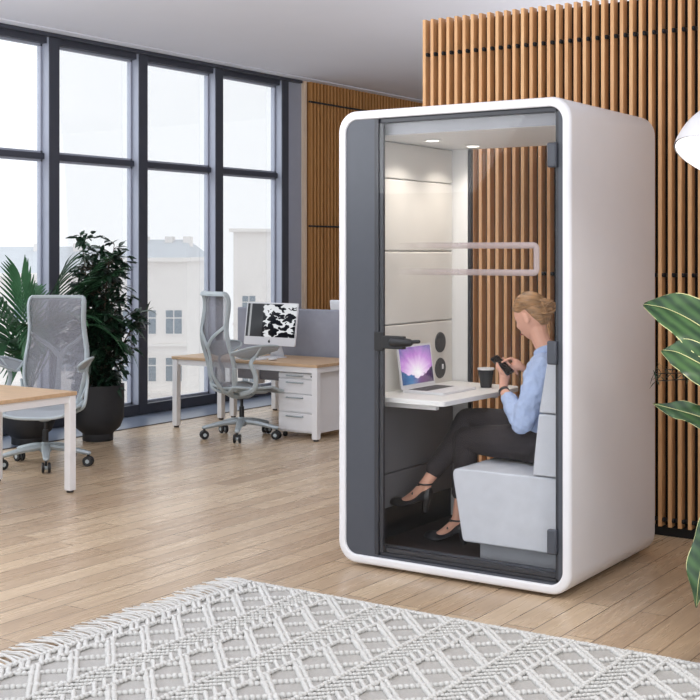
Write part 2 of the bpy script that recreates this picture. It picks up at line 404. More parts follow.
# ------------------------------------------------------------ free-standing slat screen behind the booth
YS = 6.91
ss = thing('slat_screen', 'tall oak slat screen standing behind the white booth', 'room divider', (-1.8, YS + .05, 0))
bx('backing_board', M['void'], ss, -4.05, 1.2, YS + .064, YS + .078, 0.0, 3.05)
bx('plinth', M['void'], ss, -4.05, 1.2, YS + .012, YS + .063, 0.0, .05)
g = MB(); x = -4.083; k = 0
while x < 1.15:
    g.box(x, x + .0215, YS, YS + .062, .052, 3.068); x += .0571; k += 1
g.build('slats', M['slat'], ss, bevel=.0015)
for z in (2.846, 1.47, .09):
    r = MB(); r.tube([(-4.06, YS + .03, z), (1.15, YS + .03, z)], .011, 8)
    x = -4.083
    while x < 1.15:
        r.tube([(x + .0225, YS + .012, z), (x + .035, YS + .012, z)], .013, 6); x += .0571
    r.build('fixing_rod', M['black'], ss)

# ------------------------------------------------------------ the acoustic booth
PX0, PX1, PY0, PY1, PZ0, PZ1 = -3.679, -2.388, 5.373, 6.463, .016, 2.318
pod = thing('phone_booth', 'white acoustic booth with rounded corners and a glass door, seated woman inside', 'booth', (-3.033, 5.918, 0))
g = MB(); rs = []
for ins, yy in ((.046, PY0 + .05), (.044, PY0 + .006), (.041, PY0 + .001), (.037, PY0), (.014, PY0), (.007, PY0 + .003), (.002, PY0 + .009), (0, PY0 + .018),
                (0, PY1 - .018), (.004, PY1 - .006), (.014, PY1), (.040, PY1), (.046, PY1 - .02)):
    rs.append([(x, yy, z) for x, z in rrect(PX0 + ins, PX1 - ins, PZ0 + ins, PZ1 - ins, .105 - ins * .8, 12)])
rs.append(rs[0]); g.rings(rs, False, False); g.build('shell', M['white_shell'], pod, angle=60)
for fx in (PX0 + .16, PX1 - .16):
    for fy in (PY0 + .14, PY1 - .14): MB().lathe([(.03, 0), (.03, .018)], (fx, fy, 0), 16).build('levelling_foot', M['black'], pod)
# dark fascia around the door opening
HX0, HX1, HZ0, HZ1 = -3.462, -2.455, .072, 2.272
g = MB(); rs = []
for (a, b, c, d, r, yy) in ((PX0 + .045, PX1 - .045, PZ0 + .045, PZ1 - .045, .066, PY0 + .04), (PX0 + .045, PX1 - .045, PZ0 + .045, PZ1 - .045, .066, PY0 + .010),
                            (HX0, HX1, HZ0, HZ1, .006, PY0 + .010), (HX0, HX1, HZ0, HZ1, .006, PY0 + .055)):
    rs.append([(x, yy, z) for x, z in rrect(a, b, c, d, r, 12)])
rs.append(rs[0]); g.rings(rs, False, False); g.build('fascia', M['anthracite'], pod, angle=30)
# frame lining
g = MB()
g.box(-3.461, -3.436, PY0 + .006, PY0 + .07, .074, 2.27); g.box(-2.474, -2.456, PY0 + .02, PY0 + .07, .074, 2.27)
g.box(-3.46, -2.456, PY0 + .02, PY0 + .07, 2.25, 2.271); g.box(-3.46, -2.456, PY0 + .02, PY0 + .07, .073, .088)
g.build('door_frame', M['dark_frame'], pod, bevel=.002)
g = MB()
g.box(-3.435, -3.412, PY0 + .014, PY0 + .03, .09, 2.248); g.box(-3.40, -2.476, PY0 + .024, PY0 + .05, .09, .112)
door = g.build('glass_door', M['dark_frame'], pod, bevel=.002)
bx('glass_pane', M['glass'], door, -3.445, -2.462, PY0 + .004, PY0 + .012, .092, 2.246)
hg = MB(); hg.box(-3.452, -3.395, PY0 - .012, PY0 + .003, 1.105, 1.198); hg.box(-3.395, -3.27, PY0 - .03, PY0 + .001, 1.118, 1.182)
hg.tube([(-3.33, PY0 - .016, 1.152), (-3.24, PY0 - .02, 1.152)], [.028, .02], 10, flat=1, rounded=True)
hg.tube([(-3.25, PY0 - .02, 1.155), (-3.185, PY0 - .022, 1.16)], .010, 8, rounded=True)
hg.build('door_handle', M['black'], door, bevel=.006)
for (z0, z1) in ((2.045 - .055, 2.045 + .06), (1.08, 1.19), (.205, .32)):
    h = MB(); h.box(-2.505, -2.458, PY0 - .012, PY0 + .02, z0, z1); h.build('hinge', M['anthracite'], door, bevel=.008)
# satin stripe
g = MB(); a = []; b = []
sy = PY0 + .003
def stripe_path(off):
    z0, z1, x0, x1 = 1.488, 1.646, -3.36, -2.547; r = .032
    pts = [(x0, z1 - off)]
    for k in range(9):
        t = math.radians(90 - 90 * k / 8); pts.append((x1 - r + (r - off) * math.cos(t), z1 - r + (r - off) * math.sin(t)))
    for k in range(9):
        t = math.radians(-90 * k / 8); pts.append((x1 - r + (r - off) * math.cos(t), z0 + r + (r - off) * math.sin(t)))
    pts.append((x0, z0 + off)); return pts
A, B = stripe_path(0), stripe_path(.030)
g.grid([[(x, sy - .0006, z) for x, z in A], [(x, sy - .0006, z) for x, z in B]])
g.uv = lambda v: ((v[0] + 3.33) / .78, 0)
g.build('satin_stripe', M['film'], door, solid=.0004)
# interior
XI, XR = -3.58, -2.462
YF, YB = PY0 + .072, 6.40
def panel(name, x0, x1, y0, y1, z0, z1, m, bevel=.007): return bx(name, m, pod, x0, x1, y0, y1, z0, z1, bevel=bevel)
for z0, z1 in ((1.993, 2.186), (1.606, 1.989), (1.212, 1.602), (.838, 1.208)): panel('wall_panel', XI - .03, XI, YF, YB, z0, z1, M['felt_light'])
for z0, z1 in ((.425, .83), (.242, .421)): panel('lower_wall_panel', XI - .03, XI + .004, YF, YB, z0, z1, M['felt_dark'])
for z0, z1 in ((1.993, 2.186), (1.606, 1.989), (1.212, 1.602)): panel('wall_panel', XR, XR + .03, YF, YB, z0, z1, M['felt_light'])
bx('kick_panel', M['black'], pod, XI - .03, XI - .012, YF, YB, .08, .24)
bx('inner_ceiling', M['white_paint'], pod, -3.63, -2.435, YF - .001, 6.44, 2.19, 2.262)
bx('header_panel', M['bench_base_grey'], pod, -3.62, -2.44, YF - .012, YF - .002, 2.192, 2.27)
bx('carpet', M['carpet'], pod, -3.63, -2.435, YF, 6.44, .064, .08)
bx('door_threshold', M['anthracite'], pod, -3.60, -2.436, YF - .0005, YF + .03, .0805, .112, bevel=.003)
g = MB(); g.box(-3.612, -3.485, 6.402, 6.458, .081, 2.189); g.box(-2.46, -2.436, 6.402, 6.458, .081, 2.189); g.box(-3.484, -2.461, 6.402, 6.458, .081, .14)
g.build('rear_frame', M['white_paint'], pod, bevel=.003)
g = MB(); g.box(-3.484, -3.466, 6.404, 6.435, .141, 2.188); g.build('rear_gasket', M['dark_frame'], pod)
bx('rear_glass', M['glass'], pod, -3.465, -2.461, 6.425, 6.432, .141, 2.171)
for z in (1.088, .942):
    g = MB(); g.lathe([(.001, .006), (.020, .007), (.024, .004), (.048, .007), (.056, .006), (.0585, .001), (.0585, -.004)], (XI, 6.253, z), 28, axis=(1, 0, 0))
    sp = g.build('round_socket', M['key_dark'], pod)
    if z < 1: bx('switch', M['silver'], sp, XI + .006, XI + .011, 6.262, 6.277, z - .006, z + .022, bevel=.002)
for lx, ly in ((-3.36, 5.79), (-3.35, 6.22)):
    g = MB(); g.lathe([(.045, 0), (.045, -.004), (.036, -.006), (.034, -.003)], (lx, ly, 2.19), 24); sp = g.build('ceiling_spotlight', M['white_paint'], pod)
    g = MB(); g.lathe([(.033, -.002), (.033, -.0045)], (lx, ly, 2.19), 24); g.build('lens', emis('spot_lens', (1, .93, .82), 7), sp)
    l = bpy.data.lights.new('spot_glow', 'AREA'); l.shape = 'DISK'; l.size = .07; l.spread = math.radians(125); l.energy = 1.9; l.color = (1, .93, .84)
    lo = bpy.data.objects.new('spot_glow', l); C.objects.link(lo); lo.location = (lx, ly, 2.18)
# table
def rounded_poly(pts, rad, n=6):
    out = []
    for i, p in enumerate(pts):
        p = Vector(p); a = Vector(pts[i - 1]); b = Vector(pts[(i + 1) % len(pts)]); r = rad[i]
        if r <= 0: out.append(tuple(p)); continue
        p0 = p + (a - p).normalized() * r; p1 = p + (b - p).normalized() * r
        for k in range(n + 1):
            s = k / n; out.append(tuple((1 - s) ** 2 * p0 + 2 * s * (1 - s) * p + s * s * p1))
    return out
tp = rounded_poly([(XI + .003, 5.47), (-3.10, 5.45), (-3.09, 6.05), (-3.11, 6.33), (XI + .003, 6.39)], [0, .03, .1, .06, 0])
g = MB(); g.rings([[(x, y, .834) for x, y in tp], [(x, y, .860) for x, y in tp]]); g.build('table_top', M['white_paint'], pod, bevel=.003)
for y_ in (5.55, 6.2): bx('table_bracket', M['white_steel'], pod, XI + .006, -3.2, y_, y_ + .03, .8, .833, bevel=.003)
# bench
by0, by1 = 5.50, 6.39
poly = rounded_poly([(-3.085, .53), (-3.022, .172), (XR, .172), (XR, .53)], [.045, .02, .0, .0])
MB().prism(poly, by0, by1).build('seat', M['seat_fabric'], pod, bevel=.008)
MB().prism([(-2.645, .535), (-2.612, .83), (XR, .83), (XR, .535)], by0, by1).build('backrest', M['seat_fabric'], pod, bevel=.008)
MB().prism([(-2.611, .836), (-2.565, 1.095), (XR, 1.095), (XR, .836)], by0, by1).build('backrest', M['seat_fabric'], pod, bevel=.008)
bx('bench_base', M['bench_base_grey'], pod, -2.955, XR, 5.56, 6.36, .081, .17)

# ------------------------------------------------------------ laptop on the booth table
lp = thing('laptop', 'open silver laptop with a violet landscape on its screen, on the booth table', 'laptop', (-3.36, 5.86, .86))
g = MB(); g.rings([[(x, y, z) for x, y in rounded_poly([(-3.485, 5.685), (-3.235, 5.685), (-3.235, 6.045), (-3.485, 6.045)], [.012] * 4)] for z in (.8605, .874)])
bs = g.build('base', M['silver'], lp, bevel=.002)
g = MB()
for r in range(5):
    for c in range(13): g.box(-3.465 + r * .024, -3.447 + r * .024, 5.72 + c * .0225, 5.739 + c * .0225, .874, .8752)
g.build('keyboard', M['key_dark'], bs)
bx('trackpad', M['silver'], bs, -3.325, -3.255, 5.80, 5.92, .8741, .8748)
q = Vector((-.14, 0, 1)).normalized(); nrm = Vector((1, 0, .14)).normalized(); hb = Vector((-3.487, 0, .873))
def lidpt(v, y, d): p = hb + q * v + nrm * d; return (p.x, y, p.z)
g = MB(); rr = rrect(5.69, 6.04, 0, .232, .01, 4)
g.rings([[lidpt(v, y, -.007) for y, v in rr], [lidpt(v, y, 0) for y, v in rr]]); lid = g.build('lid', M['silver'], lp)
g = MB(); g.grid([[lidpt(.022, y, .0008) for y in (5.703, 6.027)], [lidpt(.22, y, .0008) for y in (5.703, 6.027)]])
g.uv = lambda v: ((v[1] - 5.703) / .324, (v[2] - .893) / .196); g.build('screen', M['laptop_screen'], lid, solid=.0006)

cup = thing('coffee_cup', 'black paper coffee cup with white rim on the booth table', 'cup', (-3.238, 6.16, .86))
g = MB(); g.lathe([(.001, .861), (.030, .861), (.043, .958), (.041, .958), (.029, .868), (.001, .868)], (-3.238, 6.16, 0), 32, cap=False); g.build('cup_body', M['black'], cup)
g = MB(); g.lathe([(.0425, .957), (.0465, .958), (.0475, .963), (.0455, .968), (.041, .966), (.041, .957)], (-3.238, 6.16, 0), 32, cap=False); g.build('rim', M['white_paint'], cup)

# ------------------------------------------------------------ person
def V(*a): return Vector(a)
per = thing('person', 'woman in pale blue shirt and dark trousers sitting cross-legged, looking at a phone', 'person', (-2.85, 5.92, .08))
def loft_torso(g, rows, n=20):
    cs = catmull([(r[0], r[1], 0) for r in rows], 4); sz = catmull([(r[2], r[3], 0) for r in rows], 4)
    g.rings([[(c.x + s.x * math.cos(a), 5.92 + s.y * math.sin(a) , c.y) for a in [2 * math.pi * j / n for j in range(n)]] for c, s in zip(cs, sz)])
def limb(g, pts, rad, n=14): g.tube(pts, rad, n, sub=5, rounded=True)
def remesh(o, vox, sm=4):
    r = o.modifiers.new('remesh', 'REMESH'); r.mode = 'VOXEL'; r.voxel_size = vox; r.use_smooth_shade = True
    s = o.modifiers.new('smooth', 'SMOOTH'); s.factor = .5; s.iterations = sm
    return o
HC = V(-2.845, 5.92, 1.268)
PIT = math.radians(24)
Fw = V(-math.cos(PIT), .10, -math.sin(PIT)).normalized(); Lf = V(0, -1, 0); Lf = (Lf - Fw * Lf.dot(Fw)).normalized(); Up = Lf.cross(Fw) * -1
if Up.z < 0: Up = -Up
def H(f, l, u): return HC + Fw * f + Lf * l + Up * u
def sm(a, b, x): t = max(0, min(1, (x - a) / (b - a))); return t * t * (3 - 2 * t)
def headpt(th, ph, infl=0):
    # th azimuth from the front, ph elevation
    f = math.cos(ph) * math.cos(th); l = math.cos(ph) * math.sin(th); u = math.sin(ph)
    lo = sm(0.05, -1, u); front = sm(-.1, .9, f)
    F = .092 * f; L = .076 * l; U = .119 * u
    if f < 0: F *= 1.12
    L *= 1 - .34 * lo; F += .012 * lo * max(f, 0)
    if f < 0: F *= 1 - .38 * lo; U *= (1 - .2 * lo)
    g_ = lambda x, s: math.exp(-(x / s) ** 2)
    if f > 0:
        F += .020 * g_(l, .16) * g_(u + .13, .17)          # nose
        F -= .006 * g_(abs(l) - .38, .2) * g_(u - .05, .14)  # eye sockets
        F += .003 * g_(u - .25, .14)
        F += .006 * g_(l, .3) * g_(u + .55, .1)            # mouth
        F += .008 * g_(l, .3) * g_(u + .85, .14)           # chin
    k = 1 + infl
    return H(F * k, L * k, U * k)
def head_mesh(g):
    n, m = 40, 28; vs = [headpt(0, -math.pi / 2)]
    for i in range(1, m):
        for j in range(n): vs.append(headpt(2 * math.pi * j / n, -math.pi / 2 + math.pi * i / m))
    vs.append(headpt(0, math.pi / 2)); fs = []
    for j in range(n): fs.append((0, 1 + (j + 1) % n, 1 + j))
    for i in range(m - 2):
        for j in range(n):
            a = 1 + i * n + j; b = 1 + i * n + (j + 1) % n; fs.append((a, b, b + n, a + n))
    k = 1 + (m - 2) * n
    for j in range(n): fs.append((k + j, k + (j + 1) % n, len(vs) - 1))
    # consistent outward winding
    v0 = (vs[fs[60][1]] - vs[fs[60][0]]).cross(vs[fs[60][2]] - vs[fs[60][0]])
    if v0.dot(vs[fs[60][0]] - HC) < 0: fs = [tuple(reversed(f)) for f in fs]
    g.add(vs, fs)
LSh, RSh = V(-2.735, 5.765, 1.022), V(-2.755, 6.07, 1.02)
LEl, REl = V(-2.800, 5.705, .755), V(-2.835, 6.125, .76)
LWr, RWr = V(-2.968, 5.835, .893), V(-2.925, 6.035, .965)
# phone frame
ph_ax = V(-.76, -.06, .65).normalized(); ph_n = V(.62, -.25, .74); ph_n = (ph_n - ph_ax * ph_n.dot(ph_ax)).normalized(); ph_w = ph_ax.cross(ph_n).normalized()
if ph_w.y < 0: ph_w = -ph_w
PC = V(-3.004, 5.895, 1.013)
def PH(a, w, n): return PC + ph_ax * a + ph_w * w + ph_n * n
RHip, LHip = V(-2.76, 6.005, .635), V(-2.76, 5.835, .635)
LKn, LAn = V(-3.165, 5.80, .625), V(-3.215, 5.80, .215)
RKn, RAn = V(-3.215, 5.90, .712), V(-3.352, 5.715, .402)
g = MB()
loft_torso(g, [(-2.765, .56, .12, .165), (-2.765, .66, .115, .165), (-2.76, .77, .088, .125), (-2.765, .88, .09, .135), (-2.765, .98, .088, .135), (-2.755, 1.04, .06, .10), (-2.755, 1.07, .045, .06)])
limb(g, [(-2.755, 5.92, 1.03), (-2.77, 5.92, 1.10), (-2.80, 5.92, 1.16), HC + V(.02, 0, -.03)], [.058, .049, .047, .055])
head_mesh(g)
for s in (1, -1):   # ears
    g.ell(H(-.008, s * .079, -.004), (.010, .020, .034), 12, 8, rot=Matrix((Lf * s, Fw, Up)).transposed())
limb(g, [LSh + V(0, .03, -.01), (LSh + LEl) / 2 + V(.01, -.005, 0), LEl], [.036, .036, .034]); limb(g, [LEl, (LEl + LWr) / 2, LWr], [.037, .034, .023])
limb(g, [RSh + V(0, -.03, -.01), (RSh + REl) / 2, REl], [.036, .036, .034]); limb(g, [REl, (REl + RWr) / 2, RWr], [.037, .034, .023])
limb(g, [LHip, (LHip + LKn) / 2, LKn], [.085, .07, .052]); limb(g, [LKn, LKn.lerp(LAn, .35) + V(.015, 0, 0), LAn], [.046, .044, .029])
limb(g, [RHip, (RHip + RKn) / 2 + V(0, 0, .01), RKn], [.085, .07, .052]); limb(g, [RKn, RKn.lerp(RAn, .35) + V(.02, .0, 0), RAn], [.046, .044, .029])
# left hand cradles the phone from behind, thumb up its near edge
palm = PH(-.035, -.004, -.024)
g.tube([LWr, LWr.lerp(palm, .55), palm, PH(.0, .004, -.022)], [.023, .027, .031, .028], 12, flat=.55, up=ph_n, sub=3, rounded=True)
for k, (a, ln) in enumerate(((.030, 1.0), (.012, 1.06), (-.006, 1.0), (-.022, .86))):
    g.tube([PH(a * .6 - .01, .0, -.022), PH(a, .026 * ln, -.020), PH(a, .041 * ln, -.010), PH(a, .044, .004), PH(a - .002, .034, .011)], [.0085, .008, .0078, .0072, .0062], 8, sub=3, rounded=True)
g.tube([PH(-.055, -.02, -.018), PH(-.03, -.038, -.006), PH(-.005, -.043, .004), PH(.018, -.036, .011)], [.012, .0105, .0095, .0075], 8, sub=3, rounded=True)
# right hand taps the screen: index stretched, the others curled
rp = V(-2.948, 5.985, 1.008)
g.tube([RWr, RWr.lerp(rp, .5), rp, V(-2.958, 5.972, 1.022)], [.023, .026, .030, .026], 12, flat=.6, up=(0, -.6, .8), sub=3, rounded=True)
tip = PH(.012, .004, .010)
g.tube([V(-2.962, 5.972, 1.030), V(-2.980, 5.948, 1.046), V(-2.990, 5.925, 1.040), tip], [.0088, .008, .0072, .0062], 8, sub=3, rounded=True)
for k in range(3):
    o_ = V(.010 * (k + 1), .006 * (k + 1), -.014 * (k + 1) + .004)
    g.tube([rp + V(-.012, -.012, .014) + o_, rp + V(-.035, -.030, .022) + o_, rp + V(-.042, -.045, .008) + o_, rp + V(-.030, -.046, -.004) + o_], [.0088, .008, .0076, .0064], 8, sub=3, rounded=True)
g.tube([rp + V(.005, -.015, -.012), rp + V(-.012, -.032, -.006), rp + V(-.030, -.046, .002)], [.0115, .0098, .0075], 8, sub=3, rounded=True)
# feet inside the shoes
for An, T_, Hl, dr in ((RAn, V(-3.588, 5.735, .288), V(-3.325, 5.712, .345), .030), (LAn, V(-3.415, 5.80, .110), V(-3.165, 5.80, .172), .024)):
    def ft(t, dz): b_ = Hl + (T_ - Hl) * t; z_ = Hl.z + (T_.z - Hl.z) * sm(0, .68, t); return V(b_.x, b_.y, z_ - dr + dz)
    limb(g, [An, ft(.30, .052), ft(.50, .036), ft(.70, .020), ft(.84, .014)], [.029, .029, .025, .018, .010], 12)
    limb(g, [An, ft(.12, .03)], [.029, .022])
remesh(g.build('body', M['skin'], per), .0042, 3)
# facial details
for s in (1, -1):
    g = MB(); g.ell(H(.079, s * .029, .006), (.0095, .0065, .006), 10, 6, rot=Matrix((Lf, Fw, Up)).transposed()); g.build('eye', M['eye'], per)
    g = MB(); g.tube([H(.083, s * .014, .026), H(.084, s * .028, .031), H(.076, s * .044, .026)], [.002, .003, .0015], 6, sub=3); g.build('eyebrow', M['hair'], per)
g = MB(); g.tube([H(.092, .018, -.060), H(.101, 0, -.059), H(.092, -.018, -.060)], [.0025, .005, .0025], 8, sub=3); g.build('lips', M['lip'], per)
# hair: cap, swept-back strands and a bun
g = MB(); n, m = 96, 56; P = []
def hairline(th):   # lowest elevation of hair at azimuth th (0 front, pi back)
    a = abs((th + math.pi) % (2 * math.pi) - math.pi)
    if a < .8: return .62 - a * .18
    if a < 1.35: return .476 - (a - .8) * .32
    if a < 1.75: return .30 + (a - 1.35) * .1
    if a < 2.0: return .34 - (a - 1.75) * 2.0
    return -.16 - min((a - 2.0) * 1.1, .52)
for i in range(m + 1):
    row = []
    for j in range(n + 1):
        th = 2 * math.pi * j / n; lo = hairline(th); ph = lo + (math.pi / 2 - lo) * i / m
        rip = .010 * math.sin(th * 30 + ph * 9 + 2 * math.sin(ph * 5)) + .02 * mnoise.noise(Vector((th * 2.2, ph * 3, 0)))
        row.append(headpt(th, ph, .09 * sm(0, .10, i / m) * (1.1 if abs(th - math.pi) < 1.6 else 1) + .015 + rip * sm(0, .15, i / m)))
    P.append(row)
g.grid(P)
for k in range(46):     # swept-back locks
    s = random.choice((1, -1)); u0 = random.uniform(-.02, .095); t = random.uniform(0, 1)
    az0 = random.uniform(.35, 1.5); e0 = random.uniform(.35, 1.25); pts = []
    for q_ in range(7):
        w_ = q_ / 6; az = az0 + (math.pi * .97 - az0) * w_; el = max(e0 + (.28 - e0) * w_, hairline(az) + .05)
        pts.append(headpt(s * az, el, .115 + .02 * math.sin(w_ * 3)))
    g.tube(pts, [.002, .0035, .004, .004, .004, .0035, .003], 5, sub=2)
hb_ = g.build('hair', M['hair'], per)
g = MB(); BC = V(-2.752, 5.895, 1.322)
g.ell(BC, (.034, .040, .042), 16, 12)
for k in range(20):
    ax = Vector((random.uniform(-.5, .9), random.uniform(-1, 1), random.uniform(-1, 1))).normalized(); u_ = ax.orthogonal().normalized(); w_ = ax.cross(u_)
    r_ = random.uniform(.028, .046); ph0 = random.uniform(0, 6)
    pts = [BC + (u_ * math.cos(a) + w_ * math.sin(a)) * r_ + ax * (.012 * math.sin(a * 2 + ph0)) for a in [ph0 + 4.4 * q_ / 10 for q_ in range(11)]]
    g.tube(pts, [.003] + [.0062] * 9 + [.003], 6)
for k in range(7):      # loose strands at the nape
    y_ = 5.92 + random.uniform(-.035, .035)
    g.tube([(BC.x - .02, y_, BC.z - .02), (BC.x + .004, y_ + random.uniform(-.01, .01), BC.z - .08), (BC.x + random.uniform(-.01, .02), y_, BC.z - .135)], [.0035, .002, .0008], 5, sub=3)
g.build('hair_bun', M['hair'], per)
# shirt
g = MB()
loft_torso(g, [(-2.765, .60, .118, .165), (-2.765, .68, .112, .158), (-2.76, .78, .104, .142), (-2.765, .88, .105, .150), (-2.765, .98, .108, .162), (-2.752, 1.045, .088, .150), (-2.750, 1.085, .062, .085), (-2.755, 1.097, .052, .060)])
limb(g, [LSh + V(0.005, .03, -.002), LSh.lerp(LEl, .3) + V(.012, .0, 0), LSh.lerp(LEl, .6) + V(.012, -.008, 0), LEl + V(.004, -.004, -.004)], [.062, .062, .060, .058])
limb(g, [LEl, LEl.lerp(LWr, .4), LEl.lerp(LWr, .70)], [.056, .050, .040])
limb(g, [RSh + V(0, -.02, 0), RSh.lerp(REl, .5), REl], [.060, .058, .054]); limb(g, [REl, REl.lerp(RWr, .4), REl.lerp(RWr, .78)], [.054, .047, .036])
sh = remesh(g.build('shirt', M['shirt'], per), .006, 3)
tx = bpy.data.textures.new('cloth_folds', 'CLOUDS'); tx.noise_scale = .045; tx.noise_depth = 2
d = sh.modifiers.new('folds', 'DISPLACE'); d.texture = tx; d.strength = .025; d.mid_level = .5
g = MB()
for s in (1, -1):       # collar
    g.tube([(-2.822, 5.92 + s * .012, 1.062), (-2.805, 5.92 + s * .045, 1.082), (-2.755, 5.92 + s * .062, 1.108), (-2.708, 5.92 + s * .035, 1.122), (-2.695, 5.92, 1.124)], [.012, .018, .017, .016, .015], 8, flat=.35, up=(0, s, .3), sub=4)
g.build('collar', M['shirt'], per)
# trousers
g = MB()
loft_torso(g, [(-2.765, .545, .125, .17), (-2.765, .60, .130, .178), (-2.765, .67, .120, .165), (-2.763, .70, .112, .155)])
limb(g, [LHip + V(0, 0, -.005), LHip.lerp(LKn, .5) + V(0, 0, .0), LKn], [.098, .088, .066]); limb(g, [LKn, LKn.lerp(LAn, .4) + V(.01, 0, 0), LKn.lerp(LAn, .66)], [.066, .060, .050])
limb(g, [RHip, RHip.lerp(RKn, .5) + V(0, -.01, .02), RKn], [.098, .086, .064]); limb(g, [RKn, RKn.lerp(RAn, .35) + V(.015, 0, 0), RKn.lerp(RAn, .80)], [.064, .060, .050])
tr = remesh(g.build('trousers', M['trousers'], per), .006, 3)
d = tr.modifiers.new('folds', 'DISPLACE'); d.texture = tx; d.strength = .008; d.mid_level = .5
# wrist strap
ax = (LWr - LEl).normalized(); c = LWr - ax * .012
g = MB(); u_ = ax.orthogonal().normalized(); w_ = ax.cross(u_)
g.rings([[c + ax * h_ + (u_ * math.cos(a) + w_ * math.sin(a)) * r_ for a in [2 * math.pi * j / 24 for j in range(24)]] for h_, r_ in ((-.008, .024), (-.008, .028), (.008, .028), (.008, .024), (-.008, .024))], False, False)
g.build('wristband', M['shoe'], per)
# shoes
def shoe(toe, heel, sole_drop, ankle, heel_tip):
    d_ = (toe - heel); fwd = V(d_.x, d_.y, 0).normalized(); side = V(-fwd.y, fwd.x, 0)
    L = d_.length
    g = MB(); rows = []
    st = [(0, .022, .054, 0), (.08, .031, .060, 0), (.2, .034, .044, 0), (.34, .034, .026, 0), (.48, .037, .024, 0), (.62, .042, .030, 0), (.74, .044, .038, 0), (.86, .038, .033, 0), (.95, .024, .022, 0), (1.0, .006, .008, 0)]
    ts = catmull([(a, b, c_) for a, b, c_, _ in st], 3)
    for p in ts:
        t = p.x
        # sole curve: arch from raised heel to ball
        if t < .65: b_ = heel.lerp(toe, 0) + (toe - heel) * t; zz = heel.z + (toe.z - heel.z) * sm(0, .68, t)
        else: b_ = heel + (toe - heel) * t; zz = toe.z + (.006 * (t - .65) / .35)
        cx = V(b_.x, b_.y, zz - sole_drop); w, h = max(p.y, .004), max(p.z, .004)
        rows.append([cx + side * (w * math.cos(a)) + V(0, 0, max(math.sin(a), -.12) * h + .004) for a in [2 * math.pi * j / 16 for j in range(16)]])
    g.rings(rows)
    up_ = g.build('shoe', M['shoe'], per)
    hp = heel + fwd * .025 - V(0, 0, sole_drop)
    h_ = MB(); h_.tube([hp + V(0, 0, .008), hp.lerp(heel_tip, .5), heel_tip], [.025, .017, .014], 10); h_.build('shoe_heel', M['shoe'], up_)
    a_ = ankle; r = .036; st_ = MB()
    def loop(c0, n_, rr, z0): 
        st_.tube([c0 + (fwd * math.cos(a) * rr + side * math.sin(a) * rr * .95) + V(0, 0, z0 * math.cos(a)) for a in [2 * math.pi * j / 20 for j in range(21)]], .0046, 6)
    loop(a_ + fwd * .004, 0, .037, .0)
    mid = heel.lerp(toe, .38) + V(0, 0, .012)
    for s in (1, -1):
        st_.tube([a_ + fwd * .012 + side * .034 * s, mid.lerp(a_, .5) + fwd * .024 + side * .004 * s + V(0, 0, .004), mid - side * .030 * s - V(0, 0, .004)], .0046, 6, sub=4)
    st_.build('strap', M['shoe'], up_)
shoe(V(-3.588, 5.735, .288), V(-3.325, 5.712, .345), .030, RAn + V(-.005, 0, -.012), V(-3.36, 5.713, .243))
shoe(V(-3.415, 5.80, .110), V(-3.165, 5.80, .172), .024, LAn + V(0, 0, -.012), V(-3.175, 5.80, .081))

phn = thing('smartphone', 'black smartphone held in the seated woman\'s hands', 'phone', tuple(PC))
g = MB(); rr = rrect(-.033, .033, -.064, .064, .009, 4)
g.rings([[PH(a, w, n_) for w, a in rr] for n_ in (-.004, .004)]); g.build('case', M['black'], phn, bevel=.0015)
g = MB(); rr = rrect(-.030, .030, -.058, .058, .006, 4); g.rings([[PH(a, w, n_) for w, a in rr] for n_ in (.0042, .0048)]); g.build('screen', simple('phone_screen', (24, 26, 32), .1), phn)

# ------------------------------------------------------------ rug
RX0, RX1, RY0, RY1 = -3.80, -.7, 1.9, 4.80
rug = thing('rug', 'white and grey woven rug with corded diamond bands and a fringed end', 'rug', (-2.2, 3.4, 0))
bx('woven_ground', M['rug_base'], rug, RX0, RX1, RY0, RY1, .0005, .010)
beadv = []; 
def bead_template(n=6, m=4):
    g = MB(); g.ell((0, 0, 0), (1, 1, 1), n, m); return g.v, g.f
BV, BF = bead_template()
cords = MB()
def rope(p0, p1, r, step, z=.0145, hh=.85, stretch=1.45):
    d = Vector((p1[0] - p0[0], p1[1] - p0[1])); L = d.length
    if L < 1e-4: return
    n = max(1, round(L / step)); d = d / L; s = L / n
    for k in range(n):
        c = (p0[0] + d.x * s * (k + .5), p0[1] + d.y * s * (k + .5))
        if c[0] < RX0 or c[0] > RX1 or c[1] < 2.45 or c[1] > RY1 - .005: continue
        a = s * .5 * (stretch if r < .0124 else 1.25); j = random.uniform(.85, 1.15); tw = .3
        e = (d.x * math.cos(tw) - d.y * math.sin(tw), d.x * math.sin(tw) + d.y * math.cos(tw))
        kk = len(cords.v)
        for v in BV:
            x = v[0] * a; y = v[1] * r * j
            cords.v.append((c[0] + e[0] * x - e[1] * y, c[1] + e[1] * x + e[0] * y, z + v[2] * r * hh * j))
        cords.f.extend([tuple(i + kk for i in f) for f in BF]); cords.m.extend([0] * len(BF))
Y0 = 2.45
def seg_clip(x0, x1, y0, slope, r, step, **k):
    y1 = y0 + slope * (x1 - x0); xa, ya, xb, yb = x0, y0, x1, y1
    top = RY1 - .02
    if ya > top and yb > top: return
    if yb > top: xb = xa + (top - ya) / slope; yb = top
    elif ya > top: xa = xb - (yb - top) / slope; ya = top
    rope((xa, ya), (xb, yb), r, step, **k)
def cord(x): rope((x, Y0), (x, RY1 - .015), .0115, .022, z=.018)
def narrow(xa, xb):
    xm = xa + (xb - xa) * .52
    y = Y0 - .3; k = 0
    while y < RY1 + .3:
        seg_clip(xm, xb - .008, y, -1.0, .0105, .020, hh=.9)
        seg_clip(xa + .008, xm, y - (xm - xa), 1.0, .0088, .017, hh=.8)
        y += .052; k += 1
